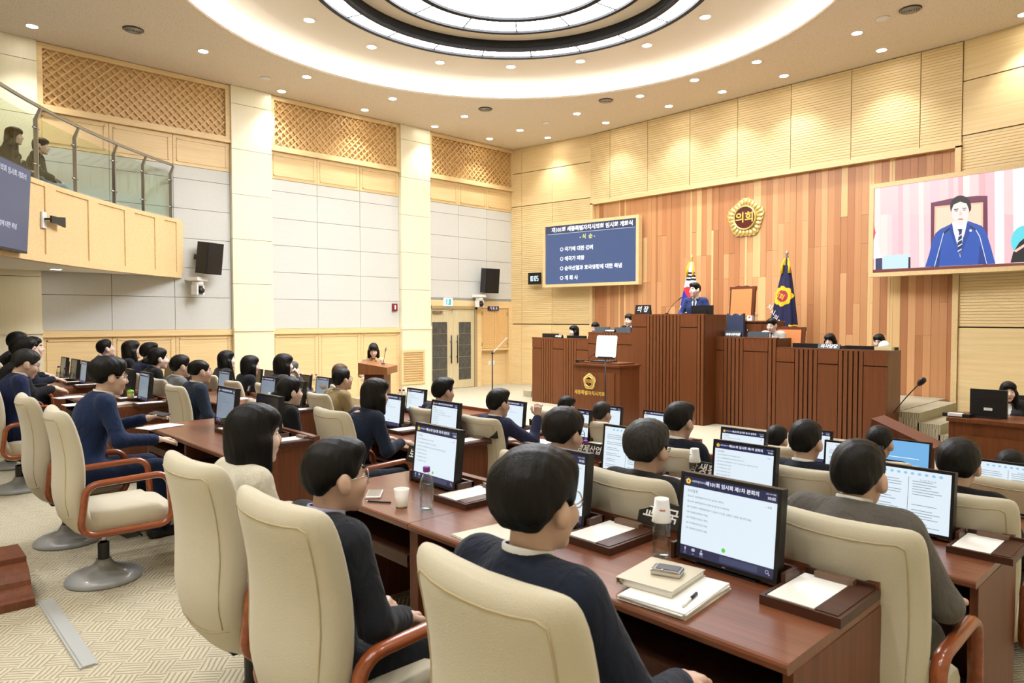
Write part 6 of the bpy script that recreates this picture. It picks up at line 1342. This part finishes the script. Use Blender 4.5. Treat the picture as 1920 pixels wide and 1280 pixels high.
for lab, px, py, Y, zf in (('black office chair of the woman at the far dais wing', 1076, 640, 12.15, .44), ('black office chair of the long-haired dais woman', 1556, 655, 12.3, .44), ('black office chair of the woman near the tissues', 1648, 655, 12.3, .44), ('black office chair of the clerk', 1900, 760, 9.95, 0), ('black office chair of the man by the podium', 1180, 620, 12.2, .62), ('black office chair of the person behind the grey monitor', 1116, 630, 12.2, .62)):
    P = onY(px, py, Y - .25); t = thing('office_chair', lab, 'chair', (P.x, Y - .2, zf)); MB().b2(-.22, .22, -.22, .22, .42, .49).build('seat', M_BLACKM, t); MB().b2(-.2, .2, .2, .25, .55, .95).b2(-.03, .03, .22, .26, .4, .6).build('backrest', M_BLACKM, t); MB().tube([(0, 0, .06), (0, 0, .42)], .03, 8).build('post', M_BLACK, t); MB().lathe([(.001, 0), (.27, 0), (.25, .04), (.04, .07), (.001, .07)], 10).build('foot', M_BLACK, t)
# ---- in the gallery
GZ = 3.4
MB().b2(WX0 + .03, -10.9, WY0 + .05, 2.4, BZ0 + .25, GZ).build('gallery_step', M_CARPET, bo, MI) if False else None
for px, py, tt, lab, kw in ((28, 239, 10.5, 'young woman with long dark hair and black coat in the gallery', dict(female=True, style='long', hair=(40, 28, 26), suit=(36, 34, 36), trousers=(90, 100, 120))), (78, 259, 11.1, 'person in black cap and dark shirt in the gallery', dict(style='mop', hair=(26, 26, 30), suit=(38, 40, 46), trousers=(168, 178, 190)))):
    d = ray(px, py); P = CAM + d * tt; person(lab, (P.x, P.y - .07, P.z - 1.3), -.35, kind='lap', lean=.05, ztop=P.z, res=1.5, collar=False, **kw)
    t = thing('gallery_chair', 'dark grey gallery chair of the ' + ('young woman' if 'young' in lab else 'person in the cap'), 'chair', (P.x, P.y - .1, P.z - 1.3), -.35); MB().b2(-.25, .25, -.2, .28, .36, .45).build('seat', M_DKGREY, t); n = 8; pts = [(-.25, .4), (.25, .4), (.25, .8)] + [(.25 * math.cos(PI * i / n), .8 + .12 * math.sin(PI * i / n)) for i in range(1, n)] + [(-.25, .8)]; MB().prism(pts, -.04, .04, M=T(0, -.25, 0) @ RX(PI / 2 - .1)).build('backrest', M_DKGREY, t); MB().b2(-.2, .2, -.1, .1, 0, .36).build('pedestal', M_DKGREY, t)
    MB().b2(-.6, .6, -.6, .6, BZ0 + .28 - (P.z - 1.3), 0).build('riser', M_CARPET, t)
# ================================================================== things on the desks
dz = {r: FLOOR[r] + DH for r in 'ABCD'}
def on(row, px, py, h=0): return onZ(px, py, dz[row] + h) + Vector((0, 0, 0))
def place(row, px, py, Y=None):
    p = on(row, px, py); return (p.x, p.y, dz[row])
bottle('uncapped water bottle with an upturned cup, by the nearest lit monitor', place('A', 1240, 1043), False); p = place('A', 1240, 1043); cup('paper cup upturned on the bottle by the nearest lit monitor', (p[0], p[1], p[2] + .135), True, -.9)
bottle('water bottle with purple cap before the monitor of the woman in beige', place('A', 800, 955)); cup('open paper cup standing beside the purple-capped bottle', place('A', 753, 950))
p = place('A', 936, 958); bottle('water bottle half hidden by the nearest man\'s hair', p, False); cup('paper cup upturned on the half-hidden bottle', (p[0], p[1], p[2] + .135), True)
p = place('B', 1302, 905); bottle('water bottle under an upturned cup in the second row', p, False); cup('paper cup upturned on the second-row bottle', (p[0], p[1], p[2] + .135), True)
bottle('purple-capped water bottle beside the brown-haired man', place('B', 1098, 880))
bottle('purple-capped water bottle next to the drinking glass', place('C', 1022, 806)); tumbler('clear drinking glass on the third-row desk', place('C', 998, 801))
bottle('purple-capped water bottle behind the short-haired woman', place('B', 788, 800)); tumbler('clear glass beside the view-dimmed monitor of the woman in navy', place('A', 424, 806))
for i, (px, py, row) in enumerate(((750, 756, 'C'), (757, 756, 'C'), (585, 722, 'C'), (593, 722, 'C'))):
    bottle(('purple-capped bottle left of the agenda screen by the pillar vent', 'second purple-capped bottle by the pillar vent screen', 'purple-capped bottle near the grey-haired man with hand raised', 'second purple-capped bottle near the grey-haired man')[i], place(row, px, py))
for px, lab in ((110, 'purple-capped bottle at the far back-row desk'), (122, 'second purple-capped bottle at the far back-row desk')): q = onY(px, 688, 2.15); bottle(lab, (q.x, 2.15, dz['A']))
p = place('A', 245, 752); t = thing('juice_cup', 'plastic cup with pale drink and green straw lid on the back-row desk', 'cup', p); MB().lathe([(.001, .002), (.03, .002), (.036, .1), (.001, .1)], 16).build('drink', plain('milk_tea', (214, 190, 140), .5), t); MB().lathe([(.037, .09), (.036, .105), (.03, .12), (.001, .13)], 16).build('lid', plain('lime', (150, 214, 70), .4), t)
# papers, binder, recorder and pen on the nearest desk
q = [on('A', *c) for c in ((1168, 1128), (1288, 1166), (1358, 1107), (1250, 1068))]; cx_ = sum((v for v in q), Vector()) / 4; ang_ = math.atan2(q[1].y - q[0].y, q[1].x - q[0].x)
papers('thick stack of white papers under the beige binder', (cx_.x, cx_.y, dz['A']), ang_, .23, .32, .022, n=7)
q = [on('A', *c) for c in ((1165, 1118), (1258, 1138), (1312, 1090), (1232, 1068))]; cb_ = sum((v for v in q), Vector()) / 4
t = thing('ring_binder', 'beige ring binder lying on the paper stack', 'binder', (cb_.x - .01, cb_.y + .005, dz['A'] + .022), ang_ + .04); MB().b2(-.1, .1, -.12, .13, 0, .003).b2(-.1, .1, -.12, .13, .02, .023).b2(-.104, -.1, -.12, .13, 0, .023).build('cover', M_PAPER2, t); MB().b2(-.095, .095, -.115, .125, .003, .02).build('pages', M_PAPER, t); MB().tube([(-.085, -.118, .012), (-.085, -.122, .012)], .007, 8).build('ring', M_STEEL, t)
t = thing('recorder', 'small silver recorder with dark display on the binder', 'recorder', (cb_.x + .005, cb_.y + .02, dz['A'] + .045), ang_ + .25); bevel(MB().b2(-.05, .05, -.035, .035, 0, .02).build('body', M_CHROME, t), .006); MB().b2(-.035, .04, -.02, .03, .02, .0212).build('display', M_DKGREY, t); MB().lathe([(.001, .02), (.005, .02), (.005, .022), (.001, .022)], 10, (-.01, -.028, 0)).build('button', M_STEEL, t)
a, b = on('A', 1280, 1137, .025), on('A', 1306, 1113, .025); t = thing('pen', 'black and white pen lying on the paper stack', 'pen', (a.x, a.y, dz['A'] + .027)); d = b - a; MB().tube([(0, 0, 0), (d.x * .6, d.y * .6, 0)], .0048, 8).build('barrel', M_WHITEP, t); MB().tube([(d.x * .55, d.y * .55, 0), (d.x, d.y, 0)], .0053, 8).build('cap', M_BLACK, t)
p = on('A', 935, 1003); t = thing('document_folder', 'flat beige folder on the near desk behind the nearest chair', 'folder', (p.x, p.y, dz['A']), -.1); MB().b2(-.12, .12, -.16, .16, 0, .003).build('cover', M_PAPER2, t); MB().b2(-.118, .115, -.155, .155, .003, .006).build('flap', M_PAPER2, t); MB().b2(-.02, .05, -.12, -.116, .006, .007).build('print', M_DKGREY, t)
p = on('A', 702, 928); t = thing('phone', 'white phone beside a pen near the man with the lavender collar', 'phone', (p.x, p.y, dz['A']), .9); bevel(MB().b2(-.038, .038, -.075, .075, 0, .012).build('body', M_WHITEP, t), .004); MB().b2(-.034, .034, -.068, .068, .012, .0128).build('glass', M_CHROME, t)
a = on('A', 690, 941); t = thing('pen', 'black pen lying beside the white phone', 'pen', (a.x, a.y, dz['A'] + .005), .6); MB().tube([(0, 0, 0), (.12, 0, 0)], .0045, 8).build('barrel', M_BLACK, t); MB().tube([(-.012, 0, 0), (0, 0, 0)], .003, 6).build('tip', M_STEEL, t)
p = on('B', 1738, 1003); t = thing('eyeglasses', 'folded dark eyeglasses lying before the man in the grey suit', 'glasses', (p.x, p.y, dz['B'] + .02), .5); obj('frame', glasses_mesh('black'), None, t, T(0, -.06, .005) @ RX(.15)); MB().tube([(-.05, .03, .0), (.06, .035, -.012)], .003, 6).build('temple', M_BLACK, t)
for row, px, py, rz, lab in (('A', 300, 800, .3, 'loose white papers before the woman in navy'), ('A', 130, 745, .2, 'white papers under the writing man\'s hand'), ('A', 150, 758, .1, 'second set of white papers by the back-row desk edge'), ('A', 225, 757, .4, 'white papers beside the dim monitor nameplate'), ('B', 445, 748, .1, 'white papers on the second-row desk by the wainscot'), ('C', 860, 838, .2, 'white papers near the black nameplate'), ('C', 1010, 830, .1, 'white papers before the man raising his hand')):
    papers(lab, place(row, px, py), rz, h=.006)
# phone in the hand of the woman in navy, black bag by the screen
wn = [o for o in bpy.data.objects if o.get('label', '').startswith('woman with short black hair in navy suit holding')][0]; hp_ = wn.matrix_world @ Vector((-.06, .47, .875)); t = thing('phone', 'black phone held by the woman in navy', 'phone', hp_, .6); t.rotation_euler = (.15, .1, .5); bevel(MB().b2(-.075, .075, -.038, .038, 0, .009).build('body', M_BLACK, t), .003); MB().b2(-.07, .07, -.034, .034, .009, .0096).build('glass', M_DKGREY, t)
p = place('B', 797, 805); t = thing('tumbler_bag', 'black carry tumbler with loop handle beside a lit monitor', 'tumbler', p); MB().lathe([(.001, 0), (.04, 0), (.043, .01), (.043, .13), (.04, .14), (.001, .14)], 18).build('body', M_BLACK, t); MB().tube([(-.03 + .06 * i / 8 if False else .032 * math.cos(PI * i / 8), 0, .14 + .045 * math.sin(PI * i / 8)) for i in range(9)], .004, 6).build('loop', M_BLACK, t)
